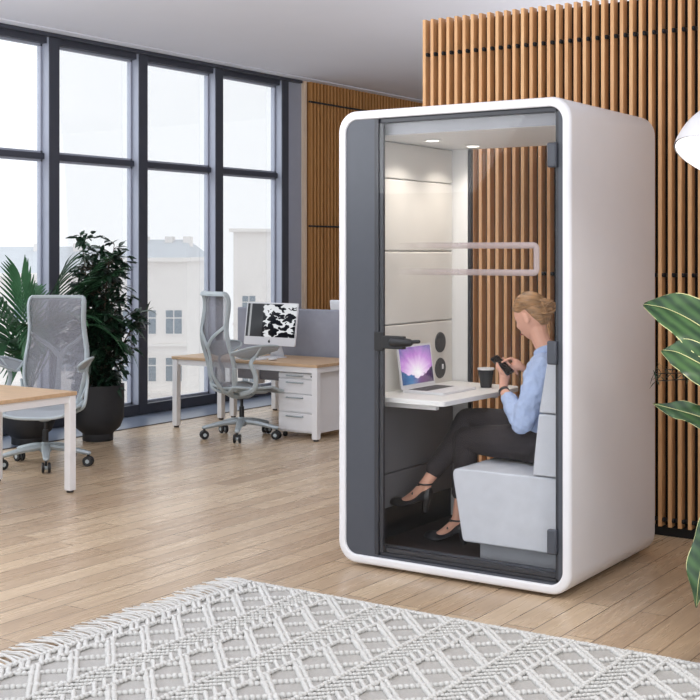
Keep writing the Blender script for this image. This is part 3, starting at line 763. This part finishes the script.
def diamonds(xa, xb):
    y = Y0 - .5
    while y < RY1 + .5:
        w = xb - xa - .014
        for o_ in (-.015, .015): seg_clip(xa + .007, xb - .007, y + o_, -1.0, .0125, .021, hh=.95)
        seg_clip(xa + .007, xb - .007, y - .10, 1.0, .0135, .0225)
        y += .2
rope((RX0 + .006, Y0), (RX0 + .006, RY1), .009, .02); 
for xx in (-3.775,): cord(xx)
y = Y0
while y < RY1 + .1:
    seg_clip(-3.768, -3.705, y, -1.0, .012, .02); seg_clip(-3.768, -3.705, y + .034, -1.0, .012, .02); y += .10
x = -3.70
while x < RX1:
    cord(x); diamonds(x, x + .245); cord(x + .245); narrow(x + .245, x + .397); x += .397
for xx in range(2): rope((RX0, RY1 - .008 - xx * .014), (RX1, RY1 - .008 - xx * .014), .0085, .019)
cords.build('corded_pattern', M['rug_cord'], rug, angle=180)
g = MB(); y = Y0
while y < RY1 - .01:
    for q_ in range(2):
        y_ = y + q_ * .007; ln = random.uniform(.15, .20); a = random.uniform(-.05, .06)
        g.tube([(RX0 + .01, y_, .010), (RX0 - ln * .35, y_ + a * .25, .018), (RX0 - ln * .7, y_ + a * .7, .010), (RX0 - ln, y_ + a + random.uniform(-.015, .015), .005)], [.005, .004, .0036, .0026], 5, sub=2)
    g.ell((RX0 - .012, y, .012), (.014, .009, .009), 6, 4)
    y += .030
g.build('fringe', M['rug_cord'], rug)

# ------------------------------------------------------------ desks
def desk(name, label, x0, x1, y0, y1, zt, loc):
    t = thing(name, label, 'desk', loc)
    bx('desktop', [M['desk_wood']], t, x0, x1, y0, y1, zt - .025, zt, bevel=.002)
    f = MB(); i = .015
    f.box(x0 + i, x1 - i, y0 + i + .005, y0 + i + .04, zt - .075, zt - .0255); f.box(x0 + i, x1 - i, y1 - i - .04, y1 - i - .005, zt - .075, zt - .0255)
    f.box(x0 + i, x0 + i + .04, y0 + i, y1 - i, zt - .075, zt - .0255); f.box(x1 - i - .04, x1 - i, y0 + i, y1 - i, zt - .075, zt - .0255)
    f.build('frame', M['white_steel'], t, bevel=.003)
    for lx in (x0 + .005, x1 - .06):
        for ly in (y0 + .005, y1 - .06):
            l = MB(); l.box(lx, lx + .055, ly, ly + .055, .015, zt - .026); lg = l.build('leg', M['white_steel'], t, bevel=.004)
            c_ = MB(); c_.lathe([(.022, 0), (.024, .004), (.024, .015)], (lx + .0275, ly + .0275, 0), 16); c_.build('foot', M['black'], lg)
    return t
d1 = desk('desk', 'beech-topped white desk at the left edge, in front of the high-back chair', -7.0, -6.215, 4.35, 6.0, .672, (-6.6, 5.2, 0))
g = MB(); g.lathe([(.032, .668), (.032, .672), (.026, .673)], (-6.88, 5.86, 0), 20); g.build('cable_grommet', M['black'], d1)
d2 = desk('desk', 'beech-topped white desk under the silver computer, beside the booth', -7.80, -6.17, 8.70, 9.40, .648, (-7.0, 9.05, 0))
d3 = desk('desk', 'white desk hidden behind the grey felt divider', -7.80, -6.17, 9.52, 10.25, .648, (-7.0, 9.9, 0))
dv = thing('desk_divider', 'grey felt divider standing behind the silver computer', 'desk divider', (-7.0, 9.46, 0))
bx('felt_panel', M['divider'], dv, -7.62, -6.0, 9.43, 9.49, .40, 1.075, bevel=.01)
for x in (-7.4, -6.3): bx('clamp', M['white_steel'], dv, x, x + .05, 9.41, 9.51, .36, .67, bevel=.003)
# drawer unit
du = thing('drawer_cabinet', 'white four-drawer pedestal under the right end of the desk', 'cabinet', (-6.43, 9.0, 0))
bx('cabinet_body', M['white_steel'], du, -6.635, -6.24, 8.79, 9.30, .05, .565, bevel=.003)
zz = [(.505, .56), (.365, .50), (.215, .36), (.06, .21)]
for a, b in ((.515, .56), (.385, .51), (.225, .38), (.065, .22)):
    dr = bx('drawer', M['white_steel'], du, -6.63, -6.245, 8.772, 8.79, a + .002, b - .002, bevel=.002)
    zc = b - .030 if b - a > .08 else (a + b) / 2
    h = MB(); h.tube([(-6.535, 8.772, zc), (-6.535, 8.752, zc), (-6.37, 8.752, zc), (-6.37, 8.772, zc)], .006, 6); h.build('handle', M['chair_base'], dr)
g = MB(); g.lathe([(.007, 0), (.007, .003)], (-6.28, 8.771, .538), 12, axis=(0, -1, 0)); g.build('lock', M['key_dark'], du)
for x in (-6.60, -6.28):
    for y in (8.83, 9.25):
        g = MB(); g.lathe([(.02, -.012), (.022, 0), (.02, .012)], (x, y, .022), 14, axis=(1, 0, 0)); g.tube([(x, y, .03), (x, y, .051)], .008, 6); g.build('caster', M['black'], du)

# desktop computers
def apple_mark(c, r, up, rt, nrm):
    out = MB(); pts = []
    for j in range(28):
        a = 2 * math.pi * j / 28; q_ = r * (1 - .10 * abs(math.cos(a)) ** 6 * 0)
        x = q_ * .92 * math.cos(a); y = q_ * math.sin(a)
        if math.sin(a) > .8: y -= r * .16 * (math.sin(a) - .8) / .2
        if math.sin(a) < -.85: y += r * .10 * (-math.sin(a) - .85) / .15
        if abs(a - .35) < .5: x -= r * .32 * (1 - (abs(a - .35) / .5) ** 2)
        pts.append(c + rt * x + up * y)
    out.rings([pts, [p + nrm * .0015 for p in pts]])
    lf = [c + up * (r * 1.12) + (rt * math.cos(a) * .14 + (up * .9 + rt * .3) * math.sin(a) * .3) * r + rt * r * .12 for a in [2 * math.pi * j / 10 for j in range(10)]]
    out.rings([lf, [p + nrm * .0015 for p in lf]]); return out
def computer(label, cx, cy, z, rz, width=.56):
    t = thing('desktop_computer', label, 'computer', (cx, cy, z), rz, None)
    w = width / 2; h0, h1 = .115, .50
    tilt = .14
    def S(x, v, d): return (x, .03 + d * math.cos(tilt) + v * math.sin(tilt), v * math.cos(tilt) - d * math.sin(tilt))
    g = MB(); rr = rrect(-w, w, h0, h1, .012, 5); bk = rrect(-w + .03, w - .03, h0 + .03, h1 - .03, .03, 5)
    g.rings([[S(x, v, 0) for x, v in rr], [S(x, v, .012) for x, v in rr], [S(x, v, .03) for x, v in bk]]); b_ = g.build('display_housing', M['silver'], t, local=True)
    g = MB(); x0, x1, v0, v1 = -w + .012, w - .012, h0 + .075, h1 - .012
    g.grid([[S(x0, v0, -.0012), S(x1, v0, -.0012)], [S(x0, v1, -.0012), S(x1, v1, -.0012)]])
    zb, zt = S(0, v0, 0)[2], S(0, v1, 0)[2]
    g.uv = lambda v: ((v[0] - x0) / (x1 - x0), (v[2] - zb) / (zt - zb)); g.build('screen', M['monitor_screen'], b_, local=True, solid=.001)
    up = V(0, math.sin(tilt), math.cos(tilt)); nr = V(0, -math.cos(tilt), math.sin(tilt))
    apple_mark(V(*S(0, h0 + .035, -.0002)), .014, up, V(1, 0, 0), nr).build('emblem', M['black'], b_, local=True)
    apple_mark(V(*S(0, .33, .0302)), .035, up, V(-1, 0, 0), -nr).build('emblem', M['chair_base'], b_, local=True)
    g = MB(); g.rings([[(x, y + .09, 0.002) for x, y in rounded_poly([(-.10, -.10), (.10, -.10), (.10, .09), (-.10, .09)], [.01] * 4)], [(x, y + .09, .008) for x, y in rounded_poly([(-.10, -.10), (.10, -.10), (.10, .09), (-.10, .09)], [.01] * 4)]])
    g.grid([[(-.08, .17, .006), (.08, .17, .006)], [(-.07, .165, .05), (.07, .165, .05)], [(-.065, .14, .12), (.065, .14, .12)], [(-.06, .105, .22), (.06, .105, .22)]])
    g.grid([[(-.08, .163, .006), (.08, .163, .006)], [(-.07, .158, .05), (.07, .158, .05)], [(-.065, .133, .12), (.065, .133, .12)], [(-.06, .098, .22), (.06, .098, .22)]])
    g.build('stand', M['silver'], t, local=True, solid=.003)
    return t
computer('silver all-in-one computer with black and white blotches on its screen, facing the room', -6.95, 9.00, .648, -.05, .60)
computer('silver computer seen from behind over the grey divider', -6.62, 10.05, .648, math.pi, .56)
kb = thing('keyboard', 'slim white keyboard in front of the silver computer', 'keyboard', (-6.99, 8.86, .648))
bx('keyboard_tray', M['silver'], kb, -7.16, -6.86, 8.80, 8.91, .6485, .656, bevel=.002)
bx('keys', M['white_steel'], kb, -7.15, -6.87, 8.81, 8.90, .6562, .659)
g = MB(); g.ell((-6.76, 8.86, .660), (.03, .055, .011), 16, 8); tag(g.build('mouse', M['white_steel'], None), 'white mouse right of the slim keyboard', 'mouse')

# ------------------------------------------------------------ office chairs (local: forward +x)
def back_profile(v):    # v 0..1 bottom to top -> x, z, half width
    K = [(-.150, .435, .215), (-.185, .52, .235), (-.190, .62, .262), (-.215, .72, .272), (-.245, .82, .268), (-.258, .92, .252), (-.252, 1.01, .240), (-.238, 1.10, .240), (-.236, 1.18, .243), (-.252, 1.235, .238), (-.275, 1.248, .230)]
    P = catmull(K, 1); n = len(K) - 1; s = v * n; i = min(int(s), n - 1); f = s - i
    a = Vector(K[max(i - 1, 0)]); b = Vector(K[i]); c = Vector(K[i + 1]); d = Vector(K[min(i + 2, n)])
    q = .5 * ((2 * b) + (c - a) * f + (2 * a - 5 * b + 4 * c - d) * f * f + (3 * b - a - 3 * c + d) * f ** 3); q.z *= .90; return q
def make_chair(label, group):
    t = thing('office_chair', label, 'office chair', group=group)
    B = lambda g, n, m, p=t, **k: g.build(n, m, p, local=True, **k)
    # base
    g = MB(); g.lathe([(.03, .10), (.045, .11), (.045, .15), (.03, .175), (.02, .18)], n=20); base = B(g, 'base_hub', M['chair_base'])
    for k in range(5):
        a = 2 * math.pi * k / 5 + .35; d = V(math.cos(a), math.sin(a), 0)
        g = MB(); g.tube([d * .02 + V(0, 0, .145), d * .16 + V(0, 0, .132), d * .325 + V(0, 0, .100)], [.036, .032, .022], 8, flat=.75, sub=2, rounded=True); lg = B(g, 'base_arm', M['chair_base'])
        c = d * .325; s = V(-d.y, d.x, 0); g = MB(); g.tube([c + V(0, 0, .09), c + V(0, 0, .05)], .010, 6)
        hd_ = MB(); 
        for q_ in (-1, 1): g.lathe([(.001, -.010), (.034, -.010), (.038, -.005), (.038, .005), (.034, .010), (.001, .010)], c + s * .022 * q_ + V(0, 0, .0385), 18, axis=s)
        cs = B(g, 'caster', M['black'], lg)
        g = MB(); g.tube([c + s * .034 * -1 + V(0, 0, .0385), c + s * .034 + V(0, 0, .0385)], .016, 10); B(g, 'caster_axle', M['chair_frame'], cs)
    g = MB(); g.tube([(0, 0, .17), (0, 0, .27)], .022, 14); g.tube([(0, 0, .26), (0, 0, .37)], .013, 12); B(g, 'gas_column', M['black'])
    # tilt mechanism and seat pan
    g = MB(); g.tube([(-.14, 0, .40), (-.06, 0, .368), (.05, 0, .365), (.12, 0, .39)], [.05, .058, .055, .035], 12, flat=.55, up=(0, 0, 1), sub=4, rounded=True); B(g, 'tilt_mechanism', M['chair_base'])
    def seat_pt(u, v, dz=0):   # u 0 rear..1 front, v -1..1
        x = -.19 + .47 * u; hw = .225 + .03 * math.sin(u * math.pi); z = .442 - .018 * math.sin(u * math.pi) + .022 * abs(v) ** 3 - .055 * sm(.72, 1, u) * 1.0
        return (x, v * hw, z + dz)
    g = MB(); g.grid([[seat_pt(i / 14, -1 + j / 6) for j in range(13)] for i in range(15)]); B(g, 'seat', M['arm_mesh'], solid=.010)
    g = MB(); rim = [seat_pt(i / 12, -1) for i in range(13)] + [seat_pt(1, -1 + j / 5) for j in range(1, 11)] + [seat_pt(1 - i / 12, 1) for i in range(1, 13)] + [seat_pt(0, 1 - j / 5) for j in range(1, 11)]
    g.tube(rim, .0125, 8); B(g, 'seat_rim', M['chair_frame'])
    g = MB(); g.grid([[(-.16 + .36 * i / 8, (-1 + j / 4) * (.15 + .05 * math.sin(i / 8 * math.pi)), .385 + .038 * abs(-1 + j / 4) ** 2 + .012 * math.cos(i / 8 * 3)) for j in range(9)] for i in range(9)]); B(g, 'seat_pan', M['chair_frame'], solid=.010)
    # back
    n = 26
    g = MB(); P = []
    for i in range(n + 1):
        k = back_profile(i / n); P.append([(k.x - .045 * (1 - (j / 8 - 1) ** 2), (j / 8 - 1) * k.z, k.y) for j in range(17)])
    g.grid(P); B(g, 'back_mesh', M['chair_mesh'], solid=.002)
    g = MB(); L = [];
    for i in range(n + 1):
        k = back_profile(i / n); L.append(V(k.x, -k.z, k.y))
    Rr = [V(p.x, -p.y, p.z) for p in L]; tp_ = [V(P[-1][j][0], P[-1][j][1], P[-1][j][2]) for j in range(1, 16)]
    path = L + tp_ + Rr[::-1]; nn = len(path)
    g.tube(path, [.0125] * nn, 8, flat=2.2); B(g, 'back_frame', M['chair_frame'])
    # spine: Y shaped, from mechanism up the back to both edges
    g = MB()
    g.tube([(-.10, 0, .385), (-.19, 0, .43), (-.275, 0, .56), (-.300, 0, .70), (-.325, 0, .80)], [.034, .034, .024, .020, .022], 10, flat=.5, up=(1, 0, 0), sub=4, rounded=True)
    for s in (-1, 1):
        g.tube([(-.325, 0, .79), (-.325, s * .07, .865), (-.308, s * .15, .92), (-.262, s * .215, .98)], [.022, .019, .017, .016], 8, flat=.5, up=(1, 0, 0), sub=4, rounded=True)
        g.tube([(-.12, s * .05, .39), (-.19, s * .16, .42), (-.175, s * .225, .50), (-.20, s * .262, .62)], [.026, .024, .018, .013], 8, flat=.6, sub=4, rounded=True)
    B(g, 'spine', M['chair_frame'])
    # arms: leaf shaped hammock on a curved strut
    for s in (-1, 1):
        g = MB(); g.tube([(-.10, s * .20, .40), (-.03, s * .285, .45), (-.03, s * .305, .56), (-.07, s * .300, .66), (-.03, s * .298, .715)], [.024, .022, .020, .018, .016], 8, flat=.6, up=(0, 1, 0), sub=4, rounded=True)
        ar = B(g, 'armrest_support', M['chair_frame'])
        outl = [V(-.235, s * .262, .755), V(-.10, s * .335, .800), V(.05, s * .370, .815), V(.165, s * .355, .800), V(.14, s * .30, .762), V(.02, s * .262, .722), V(-.10, s * .258, .70), V(-.235, s * .262, .755)]
        C2 = catmull(outl, 4); g = MB(); g.tube(C2, .009, 6)
        g.tube([V(-.03, s * .298, .715), V(.0, s * .352, .805)], .010, 6); g.tube([V(-.03, s * .298, .715), V(.02, s * .258, .712)], .010, 6)
        B(g, 'armrest_frame', M['chair_frame'], ar)
        nC = len(C2); half = nC // 2; g = MB(); rows = []
        for i in range(half + 1):
            a = C2[i]; b = C2[nC - 1 - i]; rows.append([a.lerp(b, q_ / 5) - V(0, 0, .018 * math.sin(math.pi * q_ / 5)) for q_ in range(6)])
        g.grid(rows); B(g, 'armrest_pad', M['arm_mesh'], ar, solid=.004)
    return t
def kids(o): return [c for c in bpy.data.objects if c.parent == o]
def copy_tree(o, parent=None):
    c = o.copy(); C.objects.link(c); c.parent = parent
    for ch in kids(o): copy_tree(ch, c)
    return c
ch1 = make_chair('grey mesh high-back office chair at the left desk, its back to the plants', 'grey mesh office chairs')
ch2 = copy_tree(ch1); ch2['label'] = 'grey mesh high-back office chair at the desk with the silver computer'
ch1.location = (-7.18, 6.61, 0); ch1.rotation_euler = (0, 0, math.radians(-62))
ch2.location = (-6.86, 8.55, 0); ch2.rotation_euler = (0, 0, math.radians(66))

# ------------------------------------------------------------ plants
def planter(t, c, r, h):
    g = MB(); k = r / .24
    g.lathe([(.001, 0), (.135 * k, 0), (.14 * k, .008), (.14 * k, .06), (.15 * k, .07), (.205 * k, .115), (.235 * k, .19), (.24 * k, .27), (.24 * k, h), (.228 * k, h), (.225 * k, h - .03), (.001, h - .03)], c, 48, cap=False)
    g.build('planter', M['pot'], t)
    g = MB(); g.lathe([(.001, h - .028), (.222 * k, h - .028)], c, 32, cap=False); g.build('soil', M['soil'], t)
def leaf_quad(g, base, d, nrm, L, w, bend=.15, seg=4, mi=0):
    d = d.normalized(); s = d.cross(nrm); s = s.normalized() if s.length > 1e-4 else d.orthogonal(); n_ = s.cross(d).normalized()
    P = []
    for i in range(seg + 1):
        t = i / seg; ww = w * math.sin(math.pi * min(t * .92 + .04, 1)) ** .8 * (1 - .25 * t); c = base + d * L * t - n_ * bend * L * t * t
        P.append([c - s * ww * .5 + n_ * ww * .12, c, c + s * ww * .5 + n_ * ww * .12])
    g.grid(P, mi)
fc = V(-7.79, 7.76, 0)
fi = thing('potted_ficus', 'dark small-leaved ficus in a tall black planter by the window', 'plant', tuple(fc))
planter(fi, fc, .222, .475)
stems = MB(); fol = MB(); rnd = random.Random(3)
tips = []
for k in range(15):
    a = 2 * math.pi * k / 15 + rnd.uniform(-.2, .2); rr_ = rnd.uniform(.10, .36); top = rnd.uniform(.8, 1.62) if k % 3 else rnd.uniform(1.45, 1.76)
    if top > 1.4: rr_ *= .6
    p = [fc + V(.05 * math.cos(a), .05 * math.sin(a), .43), fc + V(.5 * rr_ * math.cos(a), .5 * rr_ * math.sin(a), .43 + (top - .43) * .5), fc + V(rr_ * math.cos(a), rr_ * math.sin(a), top)]
    Q = catmull(p, 10); stems.tube(Q, [.010 - .007 * i / 20 for i in range(21)], 5)
    for i in range(3, 21):
        for q_ in range(2 + i % 2):
            b0 = Q[i]; dd = V(rnd.uniform(-1, 1), rnd.uniform(-1, 1), rnd.uniform(-.3, .7)).normalized(); tl = rnd.uniform(.06, .2)
            e0 = b0 + dd * tl
            if e0.x < -8.42: continue
            stems.tube([b0, b0.lerp(e0, .5) + V(0, 0, .01), e0], [.003, .0022, .0012], 4)
            for z_ in range(4):
                c0 = b0.lerp(e0, rnd.uniform(.35, 1.05)); ld = (dd + V(rnd.uniform(-1, 1), rnd.uniform(-1, 1), rnd.uniform(-1.1, .4))).normalized()
                leaf_quad(fol, c0, ld, V(rnd.uniform(-.6, .6), rnd.uniform(-.6, .6), 1).normalized(), rnd.uniform(.065, .115), rnd.uniform(.034, .056), .2, 3)
for (dx, dz) in ((.30, 1.22), (.38, 1.02), (.33, .86), (.36, 1.12)):
    b0 = fc + V(dx * .2, .1, dz - .15); e0 = fc + V(dx * .5, dx * .9, dz); stems.tube([b0, e0], [.004, .0015], 4)
    for z_ in range(9):
        leaf_quad(fol, b0.lerp(e0, .4 + .07 * z_), V(rnd.uniform(-1, 1), rnd.uniform(-1, 1), rnd.uniform(-1, .3)), V(0, 0, 1), .085, .036, .2, 3)
stems.build('stems', M['bark'], fi); fol.build('foliage', M['ficus'], fi)['kind'] = 'stuff'
pc = V(-8.12, 7.28, 0)
pa = thing('potted_palm', 'green feathery palm in a black planter behind the high-back chair', 'plant', tuple(pc))
planter(pa, pc, .23, .44)
def frond(root, tip, L, droop, rnd, ll=.30):
    g = MB(); base = root; d = (tip - root); Q = []
    for i in range(21):
        t = i / 20; Q.append(base + d * t + V(0, 0, droop * math.sin(math.pi * t) ** 1.0 * .9))
    g.tube(Q, [.007 - .005 * i / 20 for i in range(21)], 5)
    for i in range(5, 21):
        t = i / 20; T = (Q[min(i + 1, 20)] - Q[i - 1]).normalized(); side = T.cross(V(0, 0, 1)).normalized(); upn = side.cross(T)
        for s in (-1, 1):
            dd = (side * s * (.9 - .45 * t) + T * (.75 + .5 * t) + upn * .15 - V(0, 0, .1)).normalized()
            leaf_quad(g, Q[i], dd, upn, ll * (1 - .45 * abs(t - .55)) * rnd.uniform(.85, 1.1), .032, .38, 5)
    return g
rnd = random.Random(11)
r0 = pc + V(0, 0, .41)
for tx_, ty_, tz_, dr_ in ((-.05, -.42, .86, .28), (.12, -.62, .62, .35), (.16, -.52, .36, .30), (.25, -.30, .30, .22), (.45, -.35, .55, .3), (.52, .40, 1.02, .20), (.50, .30, 1.10, .14), (.56, .58, .60, .34), (.60, .48, .45, .36), (.30, .12, 1.05, .10), (.05, -.12, .98, .12), (-.22, .20, .85, .2), (.55, .02, .70, .25), (.28, -.75, .95, .2), (.40, .16, .92, .2)):
    frond(r0, r0 + V(tx_, ty_, tz_ * .98), 1, dr_, rnd).build('frond', M['palm'], pa)

# big variegated plant at the right edge
def big_leaf(g, pts, w, up, seg=16, cols=24, wave=.012):
    Q = catmull(pts, 6); n = len(Q) - 1; P = []
    for i, c in enumerate(Q):
        t = i / n; T = (Q[min(i + 1, n)] - Q[max(i - 1, 0)]).normalized(); s = T.cross(Vector(up)).normalized(); nn = s.cross(T)
        ww = w * (math.sin(math.pi * min(1, (t ** .8) * .985 + .01)) ** .75); row = []
        for j in range(cols + 1):
            q_ = -1 + 2 * j / cols
            if 0 < j < cols: q_ *= 1.055
            row.append(c + s * ww * q_ + nn * (.16 * ww * abs(q_) + wave * math.sin(t * 17 + q_ * 2) * abs(q_) ** 2 - .0025 * (abs(q_) < .05)))
        P.append(row)
    g.grid(P, mfun=lambda i, j: 1 if j in (0, cols - 1) and (i * 7 % 5) != 1 else 0)
    return Q
vc = V(-1.46, 4.99, 0)
vp = thing('variegated_plant', 'large green plant with cream-edged leaves at the right edge', 'plant', tuple(vc))
planter(vp, vc, .17, .36)
stem = MB(); stem.tube([vc + V(0, 0, .33), vc + V(.02, .01, .8), vc + V(-.01, .0, 1.3), vc + V(.03, 0, 1.75)], [.018, .015, .012, .008], 8, sub=4); stem.build('stem', M['bark'], vp)
LV = [  # base(attach), mid, tip offsets in world coordinates, width
    ([(-1.33, 4.64, 1.12), (-1.44, 4.70, 1.21), (-1.58, 4.76, 1.30), (-1.72, 4.79, 1.36), (-1.83, 4.80, 1.378)], .108, (-.1, -.75, .6)),
    ([(-1.33, 4.60, 1.04), (-1.42, 4.62, 1.10), (-1.54, 4.66, 1.15), (-1.64, 4.68, 1.19), (-1.71, 4.70, 1.195)], .085, (-.05, -.8, .6)),
    ([(-1.30, 4.60, .86), (-1.42, 4.66, .90), (-1.55, 4.70, .93), (-1.66, 4.72, .95), (-1.765, 4.74, .965)], .055, (0, -.75, .7)),
    ([(-1.31, 4.62, .66), (-1.385, 4.52, .60), (-1.43, 4.44, .49), (-1.455, 4.40, .37), (-1.465, 4.39, .245)], .075, (-.35, -.9, .25)),
    ([(-1.30, 4.66, 1.3), (-1.22, 4.72, 1.45), (-1.12, 4.80, 1.52), (-1.0, 4.86, 1.5)], .08, (0, -.6, .8)),
    ([(-1.30, 4.6, 1.15), (-1.16, 4.5, 1.25), (-1.0, 4.42, 1.25), (-.9, 4.38, 1.18)], .08, (0, -.6, .8)),
    ([(-1.30, 4.66, .8), (-1.15, 4.7, .9), (-1.02, 4.7, .88), (-.92, 4.7, .8)], .08, (0, -.6, .8)),
    ([(-1.29, 4.64, 1.7), (-1.25, 4.62, 1.82), (-1.22, 4.6, 1.93), (-1.2, 4.56, 2.0)], .06, (0, -.9, .3))]
for pts, w, up in LV:
    pts = [(a - .13, b + .36, c) for a, b, c in pts]
    g = MB(); Q = big_leaf(g, pts, w, up); lf = g.build('leaf', [M['leaf_green'], M['cream']], vp, solid=.0012)
    g = MB(); g.tube([Q[i] + (Vector(up).normalized() * .0015) for i in range(len(Q))], [.0032 - .0024 * i / len(Q) for i in range(len(Q))], 5); g.tube([vc + V(0, 0, pts[0][2] - .05), Q[0]], .005, 5); g.build('midrib', M['cream'], lf)
bc = V(-1.62, 5.55, 0)
# dark airy plant in front of the slats
dp = thing('fern_plant', 'dark wispy fern with thin twigs in front of the slat screen', 'plant', (-1.50, 5.9, 0))
planter(dp, V(-1.50, 5.9, 0), .17, .32)
g = MB(); f2 = MB(); rnd = random.Random(5)
for k in range(16):
    if k < 10: e = V(rnd.uniform(-2.28, -1.85), 5.9 + rnd.uniform(-.15, .2), rnd.uniform(.92, 1.12))
    else: e = V(rnd.uniform(-2.08, -1.7), 5.9 + rnd.uniform(-.15, .1), rnd.uniform(.45, .85))
    b = V(-1.5, 5.9, .3); mid = V((e.x + b.x) / 2 + .12, (e.y + b.y) / 2, e.z * .95)
    Q = catmull([b, mid, e], 8); g.tube(Q, [.005 - .003 * i / 16 for i in range(17)], 4)
    for i in range(6, 17):
        for q_ in range(4):
            dd = V(rnd.uniform(-1, .5), rnd.uniform(-1, 1), rnd.uniform(-.6, .8)).normalized(); leaf_quad(f2, Q[i], dd, V(0, 0, 1), rnd.uniform(.04, .07), .010, .1, 2)
g.build('stems', M['black'], dp); f2.build('foliage', M['ficus'], dp)['kind'] = 'stuff'

# ------------------------------------------------------------ floor lamp
lm = thing('floor_lamp', 'white dome floor lamp glowing at the upper right corner', 'lamp', (-.95, 4.6, 0))
ax = V(.22, .32, .90).normalized(); oc = V(-1.385, 4.6, 1.915)
g = MB(); prof = []; R_ = .245
for k in range(15):
    a = math.radians(90 * k / 14); prof.append((max(R_ * math.cos(a), .012), R_ * 1.0 * math.sin(a)))
prof2 = [(max(r - .006, .008), z - .004 if z > .01 else z) for r, z in reversed(prof)]
g.lathe(prof + prof2, oc, 48, axis=ax, cap=False); g.build('shade', M['white_shell'], lm)
g = MB(); g.lathe([(.001, .012), (.233, .012), (.233, .02), (.001, .02)], oc, 40, axis=ax, cap=False); g.build('diffuser', emis('lamp_diffuser', (1, .97, .92), 3.2), lm)
tpz = oc + ax * R_
g = MB(); g.tube([tpz, tpz + ax * .06, V(-1.15, 4.66, 2.42), V(-.97, 4.6, 2.2), V(-.95, 4.6, 1.4), V(-.95, 4.6, .03)], [.014, .012, .012, .012, .012, .012], 10, sub=6); g.build('pole', M['white_shell'], lm)
g = MB(); g.lathe([(.001, .03), (.15, .03), (.16, .024), (.16, .0), (.001, 0)], (-.95, 4.6, 0), 36, cap=False); g.build('base', M['white_shell'], lm)
l = bpy.data.lights.new('lamp_bulb', 'AREA'); l.shape = 'DISK'; l.size = .42; l.energy = 9; l.color = (1, .95, .88)
lo = bpy.data.objects.new('lamp_bulb', l); C.objects.link(lo); lo.location = oc - ax * .004; lo.rotation_euler = (-ax).to_track_quat('-Z', 'Y').to_euler()

# ------------------------------------------------------------ the street outside
M['facade'] = simple('washed_out_render', (240, 236, 233), .9, var=.03, nscale=1)  # overexposed daylight is put into the facade, roof and pane colours
M['roof'] = simple('washed_out_zinc_roof', (206, 211, 217), .8, var=.04, nscale=1)
M['far_window'] = simple('washed_out_window_glass', (136, 148, 158), .3, var=.1)
M['street'] = simple('pale_street', (205, 205, 205), .9)
R3 = V(math.cos(TH), math.sin(TH), 0); F3 = V(-math.sin(TH), math.cos(TH), 0)
def building(label, lat0, lat1, dist, depth, zt, zb, rows, colsn, roof_h, skew=0, wcol='far_window'):
    q0 = F3 * dist + R3 * ((lat0 + lat1) / 2)
    t = thing('apartment_building', label, 'building', (q0.x, q0.y, zb))
    def pt(a, z, d): p = F3 * (dist + d + skew * (a - lat0)) + R3 * a; return (p.x, p.y, z)
    def slab(g, a0, a1, z0, z1, d0, d1): g.add([pt(a0, z0, d0), pt(a1, z0, d0), pt(a1, z0, d1), pt(a0, z0, d1), pt(a0, z1, d0), pt(a1, z1, d0), pt(a1, z1, d1), pt(a0, z1, d1)], [(0, 3, 2, 1), (4, 5, 6, 7), (0, 1, 5, 4), (1, 2, 6, 5), (2, 3, 7, 6), (3, 0, 4, 7)])
    g = MB(); slab(g, lat0, lat1, zb, zt, 0, depth); g.build('wall', M['facade'], t)
    g = MB(); slab(g, lat0 - .3, lat1 + .3, zt, zt + .25, -.5, depth)
    for r in rows: slab(g, lat0 - .05, lat1 + .05, r - .75, r - .6, -.22, -.001)
    g.build('cornice', M['facade'], t)
    if roof_h > 0:
        g = MB(); g.add([pt(lat0, zt + .25, -.2), pt(lat1, zt + .25, -.2), pt(lat1, zt + .25, depth), pt(lat0, zt + .25, depth), pt(lat0 + .8, zt + .25 + roof_h, depth * .5), pt(lat1 - .8, zt + .25 + roof_h, depth * .5)], [(0, 1, 5, 4), (1, 2, 5), (2, 3, 4, 5), (3, 0, 4), (0, 3, 2, 1)]); rf = g.build('roof', M['roof'], t, smooth=False)
        g = MB()
        for a in (.2, .55, .8): c_ = lat0 + (lat1 - lat0) * a; slab(g, c_, c_ + .5, zt + roof_h * .5, zt + roof_h + .45, depth * .4, depth * .5)
        g.build('chimney', M['facade'], t)
    for r in rows:
        for k in range(colsn):
            a = lat0 + (lat1 - lat0) * (k + .5) / colsn
            f_ = MB(); slab(f_, a - .62, a + .62, r - .05, r + 1.65, -.05, -.002); fr = f_.build('window', M['facade'], t)
            g = MB(); slab(g, a - .5, a - .04, r + .05, r + 1.0, -.075, -.052); slab(g, a + .04, a + .5, r + .05, r + 1.0, -.075, -.052); slab(g, a - .5, a - .04, r + 1.08, r + 1.52, -.075, -.052); slab(g, a + .04, a + .5, r + 1.08, r + 1.52, -.075, -.052)
            g.build('pane', M[wcol], fr)
    return t
building('washed-out apartment block with rows of windows seen through the left panes', -26, -15.8, 76, 14, .1, -24, [-2.6, -5.6, -8.6, -11.6, -14.6], 4, 1.6)
building('washed-out apartment block with a tall attic seen through the middle panes', -15.2, -10.3, 80, 14, 1.0, -24, [-3.6, -6.6, -9.6, -12.6], 3, 1.2)
building('washed-out white corner building with a stepped roof seen through the last pane', -9.2, -4.4, 100, 12, 3.2, -24, [-3.4, -6.6, -9.8, -13], 2, 0, skew=.25)
struct(bx('floor_street', M['street'], None, -140, -12, -20, 130, -24.5, -24), 'pale street far below')
